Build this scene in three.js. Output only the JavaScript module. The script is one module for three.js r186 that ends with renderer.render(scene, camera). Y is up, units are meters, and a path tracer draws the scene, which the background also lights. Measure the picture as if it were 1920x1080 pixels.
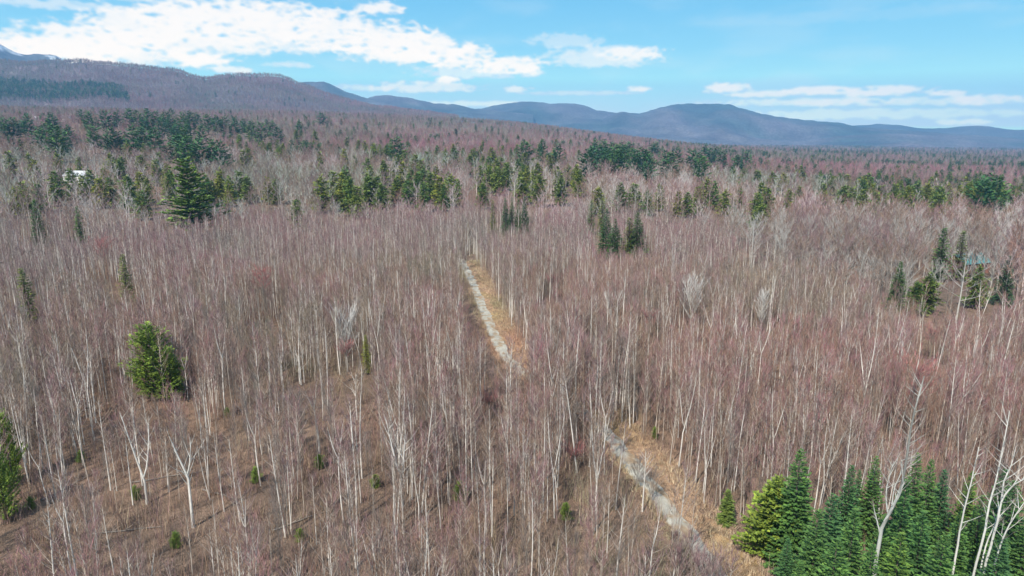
import * as THREE from 'three';
import { ImprovedNoise } from 'three/addons/math/ImprovedNoise.js';

// ───────────────────────── camera, sky, sun, exposure ─────────────────────────
const CAM_H = 45, FOCAL = 1280, PITCH = 13.28 * Math.PI / 180;          // drone height in metres; focal length in photo pixels (1920 wide)
const EXPOSURE = 1.32;
const HAZE = { density: 0.000115, color: [0.28, 0.60, 1.0], glow: [0.17, 0.365, 0.61] };   // glow: radiance of the sunlit air, so that the sky behind it keeps its colour
const scene = new THREE.Scene();
const camera = new THREE.PerspectiveCamera(2 * Math.atan(540 / FOCAL) * 180 / Math.PI, 16 / 9, 0.5, 60000);
camera.position.set(0, CAM_H, 0);
camera.rotation.x = -PITCH;

const renderer = new THREE.WebGLRenderer({ antialias: true });
renderer.toneMapping = THREE.LinearToneMapping;
renderer.toneMappingExposure = EXPOSURE;
renderer.shadowMap.enabled = true;

const SUN_AZ = 28 * Math.PI / 180, SUN_EL = 46 * Math.PI / 180;          // sun behind the camera and to its left
const sun = new THREE.DirectionalLight(new THREE.Color(1, 0.95, 0.87), 4.8);
sun.position.set(-Math.sin(SUN_AZ) * Math.cos(SUN_EL) * 900, Math.sin(SUN_EL) * 900, Math.cos(SUN_AZ) * Math.cos(SUN_EL) * 900);
sun.castShadow = true;
Object.assign(sun.shadow.camera, { left: -500, right: 500, top: 500, bottom: -500, near: 10, far: 2500 });
sun.shadow.mapSize.set(4096, 4096);
sun.target.position.set(0, 0, -150);
sun.position.add(sun.target.position);
scene.add(sun, sun.target);

// ───────────────────────── small helpers ─────────────────────────
function mulberry(seed) { return () => { seed |= 0; seed = seed + 0x6D2B79F5 | 0; let t = Math.imul(seed ^ seed >>> 15, 1 | seed); t = t + Math.imul(t ^ t >>> 7, 61 | t) ^ t; return ((t ^ t >>> 14) >>> 0) / 4294967296; }; }
const perlin = new ImprovedNoise();
const noise = (x, y, z = 0) => perlin.noise(x, y, z);
function fbm(x, y, z, oct = 4) { let s = 0, a = 0.5, f = 1; for (let i = 0; i < oct; i++) { s += a * perlin.noise(x * f, y * f, z + i * 7.3); a *= 0.5; f *= 2.03; } return s; }
const clamp = (v, a, b) => Math.min(b, Math.max(a, v)), lerp = (a, b, t) => a + (b - a) * t;
const smooth = (a, b, v) => { const t = clamp((v - a) / (b - a), 0, 1); return t * t * (3 - 2 * t); };
const cp = Math.cos(PITCH), sp = Math.sin(PITCH);
// photo pixel -> horizontal azimuth and tangent of elevation
function ray(px, py) { const x = (px - 960) / FOCAL, y = (540 - py) / FOCAL; const dy = y * cp - sp, dz = -(cp + y * sp); return { az: Math.atan2(x, -dz), tanEl: dy / Math.hypot(x, dz) }; }
function project(X, Y, Z) { const y = Y - CAM_H; const yc = y * cp - Z * sp, zc = -(Z * cp + y * sp); return zc < 1 ? [1e6, 1e6] : [960 + FOCAL * X / zc, 540 - FOCAL * yc / zc]; }
const polar = (az, r) => [Math.sin(az) * r, -Math.cos(az) * r];

// ───────────────────────── the sky: air and cumulus ─────────────────────────
{
  const W = 4096, Hh = 2048, data = new Float32Array(W * Hh * 4);
  // cloud banks: azimuth, elevation, half sizes in degrees, strength
  const banks = [];
  const D = 180 / Math.PI;
  const add = (x, y, rx, ry, s = 1) => { const q = ray(x, y); banks.push([q.az * D, Math.atan(q.tanEl) * D, rx / 22.4, ry / 22.4, s]); };
  [[20, 92, 120, 24, .9], [150, 78, 100, 32], [265, 52, 90, 40], [335, 36, 80, 38], [430, 40, 95, 42], [520, 46, 95, 42], [620, 60, 95, 42], [720, 78, 95, 38], [790, 92, 90, 34], [870, 108, 80, 24], [950, 125, 75, 20], [340, 82, 170, 22, .9], [210, 100, 180, 24, .95], [500, 84, 170, 18, .7],
    [60, 104, 130, 24], [370, 112, 60, 15], [425, 131, 45, 7, .8], [710, 18, 46, 15], [90, 8, 130, 9, .55], [300, 2, 120, 8, .5], [750, 104, 120, 18, .9], [900, 135, 130, 14, .5],
    [800, 164, 110, 11, .75], [838, 150, 24, 7], [1140, 108, 120, 22, .6], [1185, 103, 70, 13, .8], [1060, 78, 80, 15, .4], [1195, 167, 24, 6], [970, 168, 32, 6, .8], [680, 165, 60, 7, .5], [540, 122, 45, 7, .5],
    [1365, 167, 46, 12], [1445, 176, 80, 7, .9], [1535, 171, 60, 9], [1655, 172, 85, 10], [1780, 175, 25, 6], [1838, 188, 55, 9], [1500, 192, 180, 8, .65], [1700, 191, 200, 8, .6], [1600, 215, 260, 10, .5], [1815, 229, 40, 6, .8], [900, 195, 130, 6, .6], [1080, 175, 120, 5, .4],
    [1600, 30, 260, 12, .07]].forEach((a) => add(...a));
  const rnd = mulberry(5);
  for (let i = 0; i < 190; i++) {                                         // the same kind of cloud all round the rest of the sky
    const az = -180 + 360 * rnd(), el = 1.5 + 62 * Math.pow(rnd(), 1.5);
    if (Math.abs(az) < 42 && el < 12) continue;
    const w = (2 + 5 * rnd()) * (0.7 + el / 40), n = 2 + Math.floor(rnd() * 3);
    for (let k = 0; k < n; k++) banks.push([az + (rnd() - .5) * w * 2.2, el + (rnd() - .5) * 0.8, w * (0.5 + 0.5 * rnd()), w * (0.2 + 0.16 * rnd()) * (0.6 + el / 50), 0.6 + 0.4 * rnd()]);
  }
  const bins = Array.from({ length: 72 }, () => []);
  for (const b of banks) for (let k = 0; k < 72; k++) { const c = -180 + k * 5 + 2.5; let d = Math.abs(c - b[0]); d = Math.min(d, 360 - d); if (d < b[2] * 1.6 + 4) bins[k].push(b); }
  const stops = [[0, .56, .88, .96], [1.5, .475, .86, .972], [3.2, .40, .795, .97], [6, .305, .70, .965], [9.6, .225, .605, .93], [20, .15, .50, .88], [45, .11, .37, .74], [90, .08, .27, .60]];
  for (let j = 0; j < Hh; j++) {
    const el = (j + 0.5) / Hh * 180 - 90;
    let k = 0; while (k < stops.length - 2 && stops[k + 1][0] < el) k++;
    const t = clamp((el - stops[k][0]) / (stops[k + 1][0] - stops[k][0]), 0, 1), base = [1, 2, 3].map((c) => lerp(stops[k][c], stops[k + 1][c], t));
    for (let i = 0; i < W; i++) {
      const o = (j * W + i) * 4;
      let r = base[0], g = base[1], b = base[2];
      if (el > -0.5) {
        const u = (i + 0.5) / W * 2 * Math.PI - Math.PI;                  // direction x = cos u, z = sin u
        const dx = Math.cos(u), dz = Math.sin(u);
        let az = Math.atan2(dx, -dz) * D;
        const list = bins[clamp(Math.floor((az + 180) / 5), 0, 71)];
        let dens = 0;
        if (list.length) {
          const nx = dx * 22, nz = dz * 22, ny = el * 0.75;
          const w1 = fbm(nx, ny, nz, 2), n0 = fbm(nx * 2.3, ny * 2.6, nz * 2.3 + 11, 4), bil = 0.42 - Math.abs(noise(nx * 2.9, ny * 3.4, nz * 2.9 + 3)) - 0.5 * Math.abs(noise(nx * 6.1, ny * 7, nz * 6.1 + 8)), n = n0 * 0.8 + bil * 0.55;
          for (const q of list) {
            let da = az - q[0]; if (da > 180) da -= 360; if (da < -180) da += 360;
            const ex = da / q[2] + w1 * 0.35; let ey = (el - q[1]) / q[3]; if (Math.abs(ex) > 1.7 || ey > 2.4 || ey < -2.2) continue;
            const d2 = ex * ex + (ey < 0 ? ey * ey * 1.5 : ey * ey);
            const v = 0.9 * q[4] * smooth(-0.05, 0.9, 1 - d2 + n * 1.5) ;
            if (v > 0) dens = 1 - (1 - dens) * (1 - v);
          }
          dens = clamp(dens, 0, 1);
          const cr = 0.965, cg = 0.972, cb = 0.985;
          const a = dens * 0.97;
          r = lerp(r, cr, a); g = lerp(g, cg, a); b = lerp(b, cb, a);
        }
        const wisp = 0.10 * smooth(0.02, 0.5, fbm(dx * 9, el * 0.5, dz * 9, 4) + 0.1);
        r = lerp(r, 0.85, wisp); g = lerp(g, 0.93, wisp); b = lerp(b, 0.98, wisp);
      }
      const T = Math.exp(-HAZE.density * Math.min(10800, 720 / Math.max(0.01, Math.sin(Math.max(0, el) / D))));      // what of the sky comes through the haze in front of it
      data[o] = Math.max(0.02, (r / EXPOSURE - HAZE.glow[0] * (1 - T)) / T); data[o + 1] = Math.max(0.02, (g / EXPOSURE - HAZE.glow[1] * (1 - T)) / T); data[o + 2] = Math.max(0.02, (b / EXPOSURE - HAZE.glow[2] * (1 - T)) / T); data[o + 3] = 1;
    }
  }
  const sky = new THREE.DataTexture(data, W, Hh, THREE.RGBAFormat, THREE.FloatType);
  sky.mapping = THREE.EquirectangularReflectionMapping;
  sky.magFilter = sky.minFilter = THREE.LinearFilter;
  sky.needsUpdate = true;
  scene.background = sky;
  scene.environment = sky;
}
scene.fog = new THREE.FogExp2(new THREE.Color(...HAZE.color), HAZE.density);

// ───────────────────────── naming ─────────────────────────
const taken = new Map();
function numbered(name) { const n = taken.get(name) ?? 0; taken.set(name, n + 1); return n ? `${name}_${String(n).padStart(3, '0')}` : name; }
function thing(name, label, category, group) { const o = new THREE.Group(); o.name = numbered(name); o.userData = { label, category }; if (group) o.userData.group = group; scene.add(o); return o; }
function part(name, geometry, material, parent) { const m = new THREE.Mesh(geometry, material); m.name = name; m.castShadow = m.receiveShadow = true; parent.add(m); return m; }
function structure(name, geometry, material, label, category) { const m = new THREE.Mesh(geometry, material); m.name = numbered(name); m.castShadow = m.receiveShadow = true; m.userData = { kind: 'structure', label, category }; scene.add(m); return m; }

// ───────────────────────── geometry collector ─────────────────────────
class Geo {
  constructor() { this.p = []; this.n = []; this.c = []; this.u = []; this.i = []; }
  vert(x, y, z, nx, ny, nz, c, u = 0, v = 0) { this.p.push(x, y, z); this.n.push(nx, ny, nz); this.c.push(c[0], c[1], c[2]); this.u.push(u, v); return this.p.length / 3 - 1; }
  tri(a, b, c, col, col2) {
    const ux = b[0] - a[0], uy = b[1] - a[1], uz = b[2] - a[2], vx = c[0] - a[0], vy = c[1] - a[1], vz = c[2] - a[2];
    let nx = uy * vz - uz * vy, ny = uz * vx - ux * vz, nz = ux * vy - uy * vx; const l = Math.hypot(nx, ny, nz) || 1; nx /= l; ny /= l; nz /= l;
    const k = this.vert(...a, nx, ny, nz, col, 0, 0); this.vert(...b, nx, ny, nz, col, 1, 0); this.vert(...c, nx, ny, nz, col2 ?? col, 0.5, 1);
    this.i.push(k, k + 1, k + 2);
  }
  quad(a, b, c, d, col) { this.tri(a, b, c, col); this.tri(a, c, d, col); }
  tube(pts, rad, sides, col) {                                             // col: colour or function(ring 0..1) -> colour
    const rings = pts.length; let first = -1, vlen = 0;
    for (let k = 0; k < rings; k++) {
      const a = pts[Math.max(0, k - 1)], b = pts[Math.min(rings - 1, k + 1)];
      let tx = b[0] - a[0], ty = b[1] - a[1], tz = b[2] - a[2]; const l = Math.hypot(tx, ty, tz) || 1; tx /= l; ty /= l; tz /= l;
      let ax = Math.abs(ty) > 0.9 ? 1 : 0, ay = Math.abs(ty) > 0.9 ? 0 : 1, az = 0;
      let ex = ay * tz - az * ty, ey = az * tx - ax * tz, ez = ax * ty - ay * tx; const m = Math.hypot(ex, ey, ez); ex /= m; ey /= m; ez /= m;
      const fx = ty * ez - tz * ey, fy = tz * ex - tx * ez, fz = tx * ey - ty * ex;
      if (k) vlen += Math.hypot(pts[k][0] - pts[k - 1][0], pts[k][1] - pts[k - 1][1], pts[k][2] - pts[k - 1][2]);
      const cc = typeof col === 'function' ? col(k / (rings - 1)) : col;
      for (let s = 0; s < sides; s++) {
        const th = s / sides * Math.PI * 2, c = Math.cos(th), d = Math.sin(th), nx = ex * c + fx * d, ny = ey * c + fy * d, nz = ez * c + fz * d;
        const id = this.vert(pts[k][0] + nx * rad[k], pts[k][1] + ny * rad[k], pts[k][2] + nz * rad[k], nx, ny, nz, cc, s / sides, vlen);
        if (k === 0 && s === 0) first = id;
      }
    }
    for (let k = 0; k < rings - 1; k++) for (let s = 0; s < sides; s++) { const a = first + k * sides + s, b = first + k * sides + (s + 1) % sides; this.i.push(a, b, a + sides, b, b + sides, a + sides); }
  }
  box(cx, cy, cz, w, h, d, col) {
    const x0 = cx - w / 2, x1 = cx + w / 2, y0 = cy - h / 2, y1 = cy + h / 2, z0 = cz - d / 2, z1 = cz + d / 2;
    this.quad([x0, y0, z1], [x1, y0, z1], [x1, y1, z1], [x0, y1, z1], col); this.quad([x1, y0, z0], [x0, y0, z0], [x0, y1, z0], [x1, y1, z0], col);
    this.quad([x1, y0, z1], [x1, y0, z0], [x1, y1, z0], [x1, y1, z1], col); this.quad([x0, y0, z0], [x0, y0, z1], [x0, y1, z1], [x0, y1, z0], col);
    this.quad([x0, y1, z1], [x1, y1, z1], [x1, y1, z0], [x0, y1, z0], col); this.quad([x0, y0, z0], [x1, y0, z0], [x1, y0, z1], [x0, y0, z1], col);
  }
  add(o) { const k = this.p.length / 3; const push = (a, b) => { for (let i = 0; i < b.length; i++) a.push(b[i]); }; push(this.p, o.p); push(this.n, o.n); push(this.c, o.c); push(this.u, o.u); for (let i = 0; i < o.i.length; i++) this.i.push(o.i[i] + k); return this; }
  build() {
    const g = new THREE.BufferGeometry();
    g.setAttribute('position', new THREE.Float32BufferAttribute(this.p, 3)); g.setAttribute('normal', new THREE.Float32BufferAttribute(this.n, 3));
    g.setAttribute('color', new THREE.Float32BufferAttribute(this.c, 3)); g.setAttribute('uv', new THREE.Float32BufferAttribute(this.u, 2)); g.setIndex(this.i);
    return g;
  }
}

// ───────────────────────── procedural textures ─────────────────────────
function makeTexture(size, fn, srgb = true) {
  const d = new Uint8Array(size * size * 4);
  for (let j = 0; j < size; j++) for (let i = 0; i < size; i++) { const c = fn(i / size, j / size), o = (j * size + i) * 4; d[o] = clamp(c[0], 0, 1) * 255; d[o + 1] = clamp(c[1], 0, 1) * 255; d[o + 2] = clamp(c[2], 0, 1) * 255; d[o + 3] = 255; }
  const t = new THREE.DataTexture(d, size, size, THREE.RGBAFormat); t.wrapS = t.wrapT = THREE.RepeatWrapping; t.magFilter = THREE.LinearFilter; t.minFilter = THREE.LinearMipmapLinearFilter; t.generateMipmaps = true; if (srgb) t.colorSpace = THREE.SRGBColorSpace; t.needsUpdate = true; return t;
}
// tiling noise on a torus
function tnoise(u, v, f, seed, oct = 4) { let s = 0, a = 0.5; for (let o = 0; o < oct; o++) { const F = f * (1 << o); const fu = u * F, fv = v * F; const i = ((fu % F) + F) % F; const n00 = perlin.noise(fu, fv, seed), n10 = perlin.noise(fu - F, fv, seed), n01 = perlin.noise(fu, fv - F, seed), n11 = perlin.noise(fu - F, fv - F, seed); s += a * lerp(lerp(n00, n10, u), lerp(n01, n11, u), v); a *= 0.55; } return s; }
const litterTex = makeTexture(512, (u, v) => { const a = tnoise(u, v, 8, 1.3, 5), b = tnoise(u, v, 64, 9.1, 3), k = 0.80 + a * 0.6 + b * 1.3; return [k, k * (0.98 + b * .15), k * (0.95 + b * .2)]; });
const gravelTex = makeTexture(512, (u, v) => { const a = tnoise(u, v, 6, 3.7, 4), b = tnoise(u, v, 90, 2.2, 2), k = 0.86 + a * 0.3 + b * 0.6; return [k, k, k * 0.98]; });
const woodsTex = makeTexture(512, (u, v) => { const a = tnoise(u, v, 5, 4.4, 4), b = tnoise(u, v, 40, 6.2, 3), k = 0.8 + a * 0.35 + b * 0.75; return [k, k * (1 + a * .1), k * (1 - a * .06)]; });
const barkTex = makeTexture(128, (u, v) => { const a = tnoise(u, v, 4, 5.5, 4), b = tnoise(u * 0.25, v, 32, 8.8, 2); let k = 0.93 + a * 0.25; if (b > 0.26) k *= 0.55; return [k, k, k]; });

// ───────────────────────── terrain ─────────────────────────
const COLS = [-900, 0, 320, 640, 960, 1280, 1600, 1920, 2800].map((px) => ray(px, 238).az);
const RS = [0, 260, 450, 700, 1000, 1500, 2200, 3200, 4500, 7500, 12000, 20000];
const HT = [
  [0, 0, 8, 24, 46, 70, 86, 86, 80, 60, 40, 0],
  [0, 0, 7, 21, 43, 66, 82, 80, 76, 50, 30, 0],
  [0, 0, 6, 19, 40, 62, 80, 78, 74, 50, 20, 0],
  [0, 0, 5, 13, 26, 53, 76, 70, 60, 30, 0, -40],
  [0, 0, 3, 8, 15, 32, 50, 40, 10, -40, -80, -100],
  [0, -1, -1, -2, -4, -5, -12, -40, -70, -110, -130, -140],
  [0, -2, -6, -11, -17, -26, -39, -58, -80, -125, -150, -160],
  [0, -3, -9, -14, -21, -30, -43, -62, -85, -130, -155, -165],
  [0, -3, -9, -14, -21, -30, -43, -62, -85, -130, -155, -165]];
const trackPx = [[1372, 1130], [1345, 1080], [1302, 1012], [1252, 948], [1180, 860], [1128, 800], [1060, 745], [985, 700], [948, 665], [926, 625], [903, 570], [884, 525], [868, 492], [864, 484]];
const trackPts = trackPx.map(([x, y]) => { const q = ray(x, y), r = CAM_H / -q.tanEl; return polar(q.az, r); });
const trackCurve = new THREE.CatmullRomCurve3(trackPts.map(([x, z]) => new THREE.Vector3(x, 0, z)), false, 'centripetal');
const trackSamples = trackCurve.getSpacedPoints(220);
function trackDist(x, z) { let best = 1e9; for (let i = 0; i < trackSamples.length; i += 2) { const q = trackSamples[i], d = (q.x - x) ** 2 + (q.z - z) ** 2; if (d < best) best = d; } return Math.sqrt(best); }
function catmull(a, b, c, d, t) { return b + 0.5 * t * (c - a + t * (2 * a - 5 * b + 4 * c - d + t * (3 * (b - c) + d - a))); }
function rowAt(row, r) { let k = 0; while (k < RS.length - 2 && RS[k + 1] < r) k++; const t = clamp((r - RS[k]) / (RS[k + 1] - RS[k]), 0, 1); return lerp(row[k], row[k + 1], t * t * (3 - 2 * t) * 0.5 + t * 0.5); }
function height(x, z) {
  const r = Math.hypot(x, z), az = Math.atan2(x, -z);
  let h;
  if (az <= COLS[0]) h = rowAt(HT[0], r); else if (az >= COLS[8]) h = rowAt(HT[8], r);
  else { let k = 0; while (k < 7 && COLS[k + 1] < az) k++; const t = (az - COLS[k]) / (COLS[k + 1] - COLS[k]); h = catmull(rowAt(HT[Math.max(0, k - 1)], r), rowAt(HT[k], r), rowAt(HT[k + 1], r), rowAt(HT[Math.min(8, k + 2)], r), t); }
  h *= 1 - smooth(1.3, 2.2, Math.abs(az));                                // flat country behind the camera
  h += 0.9 * fbm(x / 45, z / 45, 2.2, 3) * smooth(8, 40, trackDistFast(x, z, r)) + smooth(300, 900, r) * 7 * fbm(x / 420, z / 420, 5.1, 3);
  return h;
}
function trackDistFast(x, z, r) { return r > 330 ? 100 : trackDist(x, z); }
const M = {
  ground: new THREE.MeshStandardMaterial({ vertexColors: true, map: litterTex, bumpMap: litterTex, bumpScale: 0.06, roughness: 1 }),
  woods: new THREE.MeshStandardMaterial({ vertexColors: true, map: woodsTex, roughness: 1 }),
  gravel: new THREE.MeshStandardMaterial({ vertexColors: true, map: gravelTex, bumpMap: gravelTex, bumpScale: 0.03, roughness: 1 }),
  bark: new THREE.MeshStandardMaterial({ vertexColors: true, map: barkTex, roughness: 0.9 }),
  twig: new THREE.MeshStandardMaterial({ vertexColors: true, roughness: 0.9 }),
  needle: new THREE.MeshStandardMaterial({ vertexColors: true, roughness: 0.75 }),
  needleYellow: new THREE.MeshStandardMaterial({ vertexColors: true, roughness: 0.75, color: new THREE.Color().setRGB(1.3, 1.12, 0.85) }),
  needleBlue: new THREE.MeshStandardMaterial({ vertexColors: true, roughness: 0.75, color: new THREE.Color().setRGB(0.82, 0.92, 1.05) }),
  paint: new THREE.MeshStandardMaterial({ vertexColors: true, roughness: 0.7 }),
  metal: new THREE.MeshStandardMaterial({ vertexColors: true, roughness: 0.4, metalness: 0.2 }),
  glass: new THREE.MeshStandardMaterial({ color: 0x1a2228, roughness: 0.1 }),
};
{
  const azs = []; for (let i = 0; i <= 240; i++) azs.push(-0.92 + 1.84 * i / 240); for (let i = 1; i < 70; i++) azs.push(0.92 + (2 * Math.PI - 1.84) * i / 70);
  const rs = [0, 6, 12, 20, 28]; while (rs[rs.length - 1] < 10500) rs.push(rs[rs.length - 1] * (rs[rs.length - 1] < 300 ? 1.022 : 1.045) + 0.4);
  const g = new Geo(), na = azs.length;
  for (const r of rs) for (const az of azs) {
    const [x, z] = polar(az, r), h = height(x, z);
    const n = fbm(x / 30, z / 30, 1.1, 4), n2 = fbm(x / 3.5, z / 3.5, 4.1, 3);
    const k = 1 + n * 0.5 + n2 * 0.7, red = fbm(x / 60, z / 60, 9.4, 2);
    g.vert(x, h, z, 0, 1, 0, [0.30 * k * (1 + red * .2), 0.20 * k, 0.138 * k * (1 - red * .2)], x / 9, z / 9);
  }
  for (let j = 0; j < rs.length - 1; j++) for (let i = 0; i < na; i++) { const a = j * na + i, b = j * na + (i + 1) % na; if (j > 0) g.i.push(a, b, a + na); g.i.push(b, b + na, a + na); }
  const geo = g.build(); geo.computeVertexNormals();
  structure('ground', geo, M.ground, 'brown leaf-littered forest floor falling away to the valley', 'ground');
}
// ribbon sheets that follow the track
function ribbon(off0, off1, up, from, to, colour, uvS, wob) {
  const g = new Geo(), N = Math.floor((to - from) * 260), across = 8;
  for (let i = 0; i <= N; i++) {
    const t = from + (to - from) * i / N, q = trackCurve.getPointAt(t), d = trackCurve.getTangentAt(t); const sx = -d.z, sz = d.x;      // to the right of travel
    const w0 = off0 + wob * 0.6 * (noise(t * 40, 3.3, 1) + .6 * noise(t * 130, 3.3, 1)), w1 = off1 + wob * (noise(t * 40, 8.3, 5) + .7 * noise(t * 120, 8.3, 5));
    for (let k = 0; k <= across; k++) { const f = k / across, w = lerp(w0, w1, f), x = q.x + sx * w, z = q.z + sz * w; g.vert(x, height(x, z) + up + 0.05 * Math.sin(f * Math.PI) * (uvS === 3 ? 1 : 0), z, 0, 1, 0, colour(x, z, f), x / uvS, z / uvS); }
  }
  for (let i = 0; i < N; i++) for (let k = 0; k < across; k++) { const a = i * (across + 1) + k; g.i.push(a, a + 1, a + across + 1, a + 1, a + across + 2, a + across + 1); }
  const geo = g.build(); geo.computeVertexNormals(); return geo;
}
structure('track_verge', ribbon(-1.5, 4.9, 0.02, 0, 0.97, (x, z) => { const n = fbm(x / 3, z / 3, 2.7, 4), y = smooth(0.0, 0.3, fbm(x / 14, z / 14, 6.6, 2)); const k = 1 + n * 0.7; return [0.55 * k, lerp(0.36, 0.395, y) * k, lerp(0.22, 0.19, y) * k]; }, 7, 3.0), M.ground, 'cleared verge of orange dead grass and leaves beside the gravel track', 'verge');
structure('gravel_track', ribbon(-1.45, 1.1, 0.05, 0, 0.985, (x, z, f) => { const n = fbm(x / 2.5, z / 2.5, 3.9, 4); const k = 1 + n * 0.4, l = smooth(0.02, 0.22, fbm(x / 1.6, z / 1.6, 14.2, 3) + 0.10 * Math.abs(f - .5)); return [lerp(0.58, 0.46, l) * k, lerp(0.55, 0.33, l) * k, lerp(0.475, 0.21, l) * k]; }, 3, 0.6), M.gravel, 'pale grey gravel track winding through the bare birches', 'track');

// ───────────────────────── hills and mountains ─────────────────────────
function ridge(name, label, sil, D, front, back, foot0, colour, opt = {}) {
  const nA = opt.na ?? 260, nS = opt.ns ?? 46, g = new Geo(), x0 = sil[0][0], x1 = sil[sil.length - 1][0];
  const top = (px) => { let k = 0; while (k < sil.length - 2 && sil[k + 1][0] < px) k++; const a = sil[Math.max(0, k - 1)][1], b = sil[k][1], c = sil[k + 1][1], d = sil[Math.min(sil.length - 1, k + 2)][1]; return catmull(a, b, c, d, clamp((px - sil[k][0]) / (sil[k + 1][0] - sil[k][0]), 0, 1)); };
  const surf = (i, s) => {
    const px = lerp(x0, x1, i), py = top(px), q = ray(px, py);
    const wig = opt.wig ?? 0.04, Dr = D * (1 + wig * fbm(i * 5 + D, 1.2, 3, 2) * 2);
    const Yr = CAM_H + Dr * q.tanEl;
    const r = s < 0 ? Dr + s * front : Dr + s * back;
    const [x, z] = polar(q.az, r), a = Math.abs(s); const fz = polar(q.az, Dr - front), foot = Math.min(foot0, height(...fz) - 12);
    const shape = s < 0 ? (1 - a) * (1 - a) * 0.35 + 0.65 * 0.5 * (1 + Math.cos(Math.PI * a)) : 1 - a;
    const rough = (opt.rough ?? 0.26) * (Yr - foot) * smooth(0, 0.25, a) * (1 - smooth(0.75, 1, a));
    const sc = opt.scale ?? front * 0.35;
    let y = foot + (Yr - foot) * shape + rough * (fbm(x / sc, z / sc, D, 4) * 1.6 - 0.25);
    y += (opt.fine ?? 14) * fbm(x / 90, z / 90, 7, 3);
    return [x, y, z];
  };
  for (let i = 0; i <= nA; i++) for (let k = 0; k <= nS; k++) { const s = k <= nS * 0.75 ? -1 + k / (nS * 0.75) : (k - nS * 0.75) / (nS * 0.25); const [x, y, z] = surf(i / nA, s); g.vert(x, y, z, 0, 1, 0, colour(x, y, z, s, lerp(x0, x1, i / nA)), x / (opt.uv ?? 900), z / (opt.uv ?? 900)); }
  for (let i = 0; i < nA; i++) for (let k = 0; k < nS; k++) { const a = i * (nS + 1) + k; g.i.push(a, a + nS + 1, a + 1, a + 1, a + nS + 1, a + nS + 2); }
  const geo = g.build(); geo.computeVertexNormals();
  structure(name, geo, M.woods, label, 'hill');
  return surf;
}
const mauve = (x, y, z, sc, a, b) => { const n = smooth(-0.25, 0.25, fbm(x / sc, z / sc, 3.3, 4)), m = 1 + 1.1 * fbm(x / (sc * .35), z / (sc * .35), 8, 4); return [lerp(a[0], b[0], n) * m, lerp(a[1], b[1], n) * m, lerp(a[2], b[2], n) * m]; };
ridge('snowy_mountain', 'far mountain with snow patches on its upper slopes', [[-700, 150], [-400, 100], [-160, 60], [-60, 58], [0, 82], [22, 95], [45, 101], [80, 101], [110, 107], [150, 135], [220, 170]], 6200, 1900, 1500, 60, (x, y, z, s, px) => { const n = fbm(x / 150, z / 150, y / 200, 4); const snow = smooth(-0.02, 0.05, n + (y - 690) / 1500); const c = mauve(x, y, z, 500, [0.07, 0.09, 0.09], [0.13, 0.12, 0.12]); return c.map((v) => lerp(v, 0.8, snow * (s < 0 ? 1 : .6))); }, { na: 300, ns: 90, wig: 0.02 });
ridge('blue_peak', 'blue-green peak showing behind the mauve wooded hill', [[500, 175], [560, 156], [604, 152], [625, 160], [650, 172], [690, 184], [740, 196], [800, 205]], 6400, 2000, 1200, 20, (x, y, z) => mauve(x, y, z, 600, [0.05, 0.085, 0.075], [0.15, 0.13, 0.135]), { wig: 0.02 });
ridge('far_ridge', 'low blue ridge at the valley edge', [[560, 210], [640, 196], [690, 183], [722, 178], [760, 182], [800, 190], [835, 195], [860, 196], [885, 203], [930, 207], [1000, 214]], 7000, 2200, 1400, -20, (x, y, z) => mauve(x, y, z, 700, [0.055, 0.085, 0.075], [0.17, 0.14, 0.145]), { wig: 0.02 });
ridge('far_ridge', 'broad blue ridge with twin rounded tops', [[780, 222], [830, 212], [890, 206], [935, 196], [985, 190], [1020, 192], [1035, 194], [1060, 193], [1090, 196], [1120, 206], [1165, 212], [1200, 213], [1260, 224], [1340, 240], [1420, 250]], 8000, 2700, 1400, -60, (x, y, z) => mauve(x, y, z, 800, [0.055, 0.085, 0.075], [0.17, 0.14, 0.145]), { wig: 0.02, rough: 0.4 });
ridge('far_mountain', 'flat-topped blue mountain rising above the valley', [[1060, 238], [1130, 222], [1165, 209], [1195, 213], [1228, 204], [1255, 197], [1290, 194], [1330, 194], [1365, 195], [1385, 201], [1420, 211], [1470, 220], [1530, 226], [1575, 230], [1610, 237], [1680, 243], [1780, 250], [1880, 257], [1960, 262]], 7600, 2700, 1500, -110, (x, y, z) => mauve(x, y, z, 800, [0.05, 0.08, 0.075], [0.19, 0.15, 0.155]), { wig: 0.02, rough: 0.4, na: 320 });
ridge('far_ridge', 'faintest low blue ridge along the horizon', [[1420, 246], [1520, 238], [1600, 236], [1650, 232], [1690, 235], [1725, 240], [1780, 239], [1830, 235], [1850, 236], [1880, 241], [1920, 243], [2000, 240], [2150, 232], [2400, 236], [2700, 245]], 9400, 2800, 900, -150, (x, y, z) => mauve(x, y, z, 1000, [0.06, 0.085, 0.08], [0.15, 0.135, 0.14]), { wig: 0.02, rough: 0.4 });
const hillColour = (x, y, z, s, px) => mauve(x, y, z, 260, [0.17, 0.125, 0.125], [0.25, 0.17, 0.175]);
const hillSurf = ridge('wooded_hill', 'long mauve hill of bare hardwoods', [[-900, 150], [-500, 120], [-200, 108], [0, 119], [80, 119], [150, 118], [200, 122], [250, 126], [300, 132], [340, 137], [365, 147], [385, 150], [420, 145], [470, 143], [525, 145], [560, 159], [600, 174], [650, 190], [700, 202], [780, 212], [860, 222]], 3600, 1300, 900, 62, hillColour, { na: 330, ns: 64, rough: 0.16, wig: 0.03, uv: 260, scale: 520 });

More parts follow.
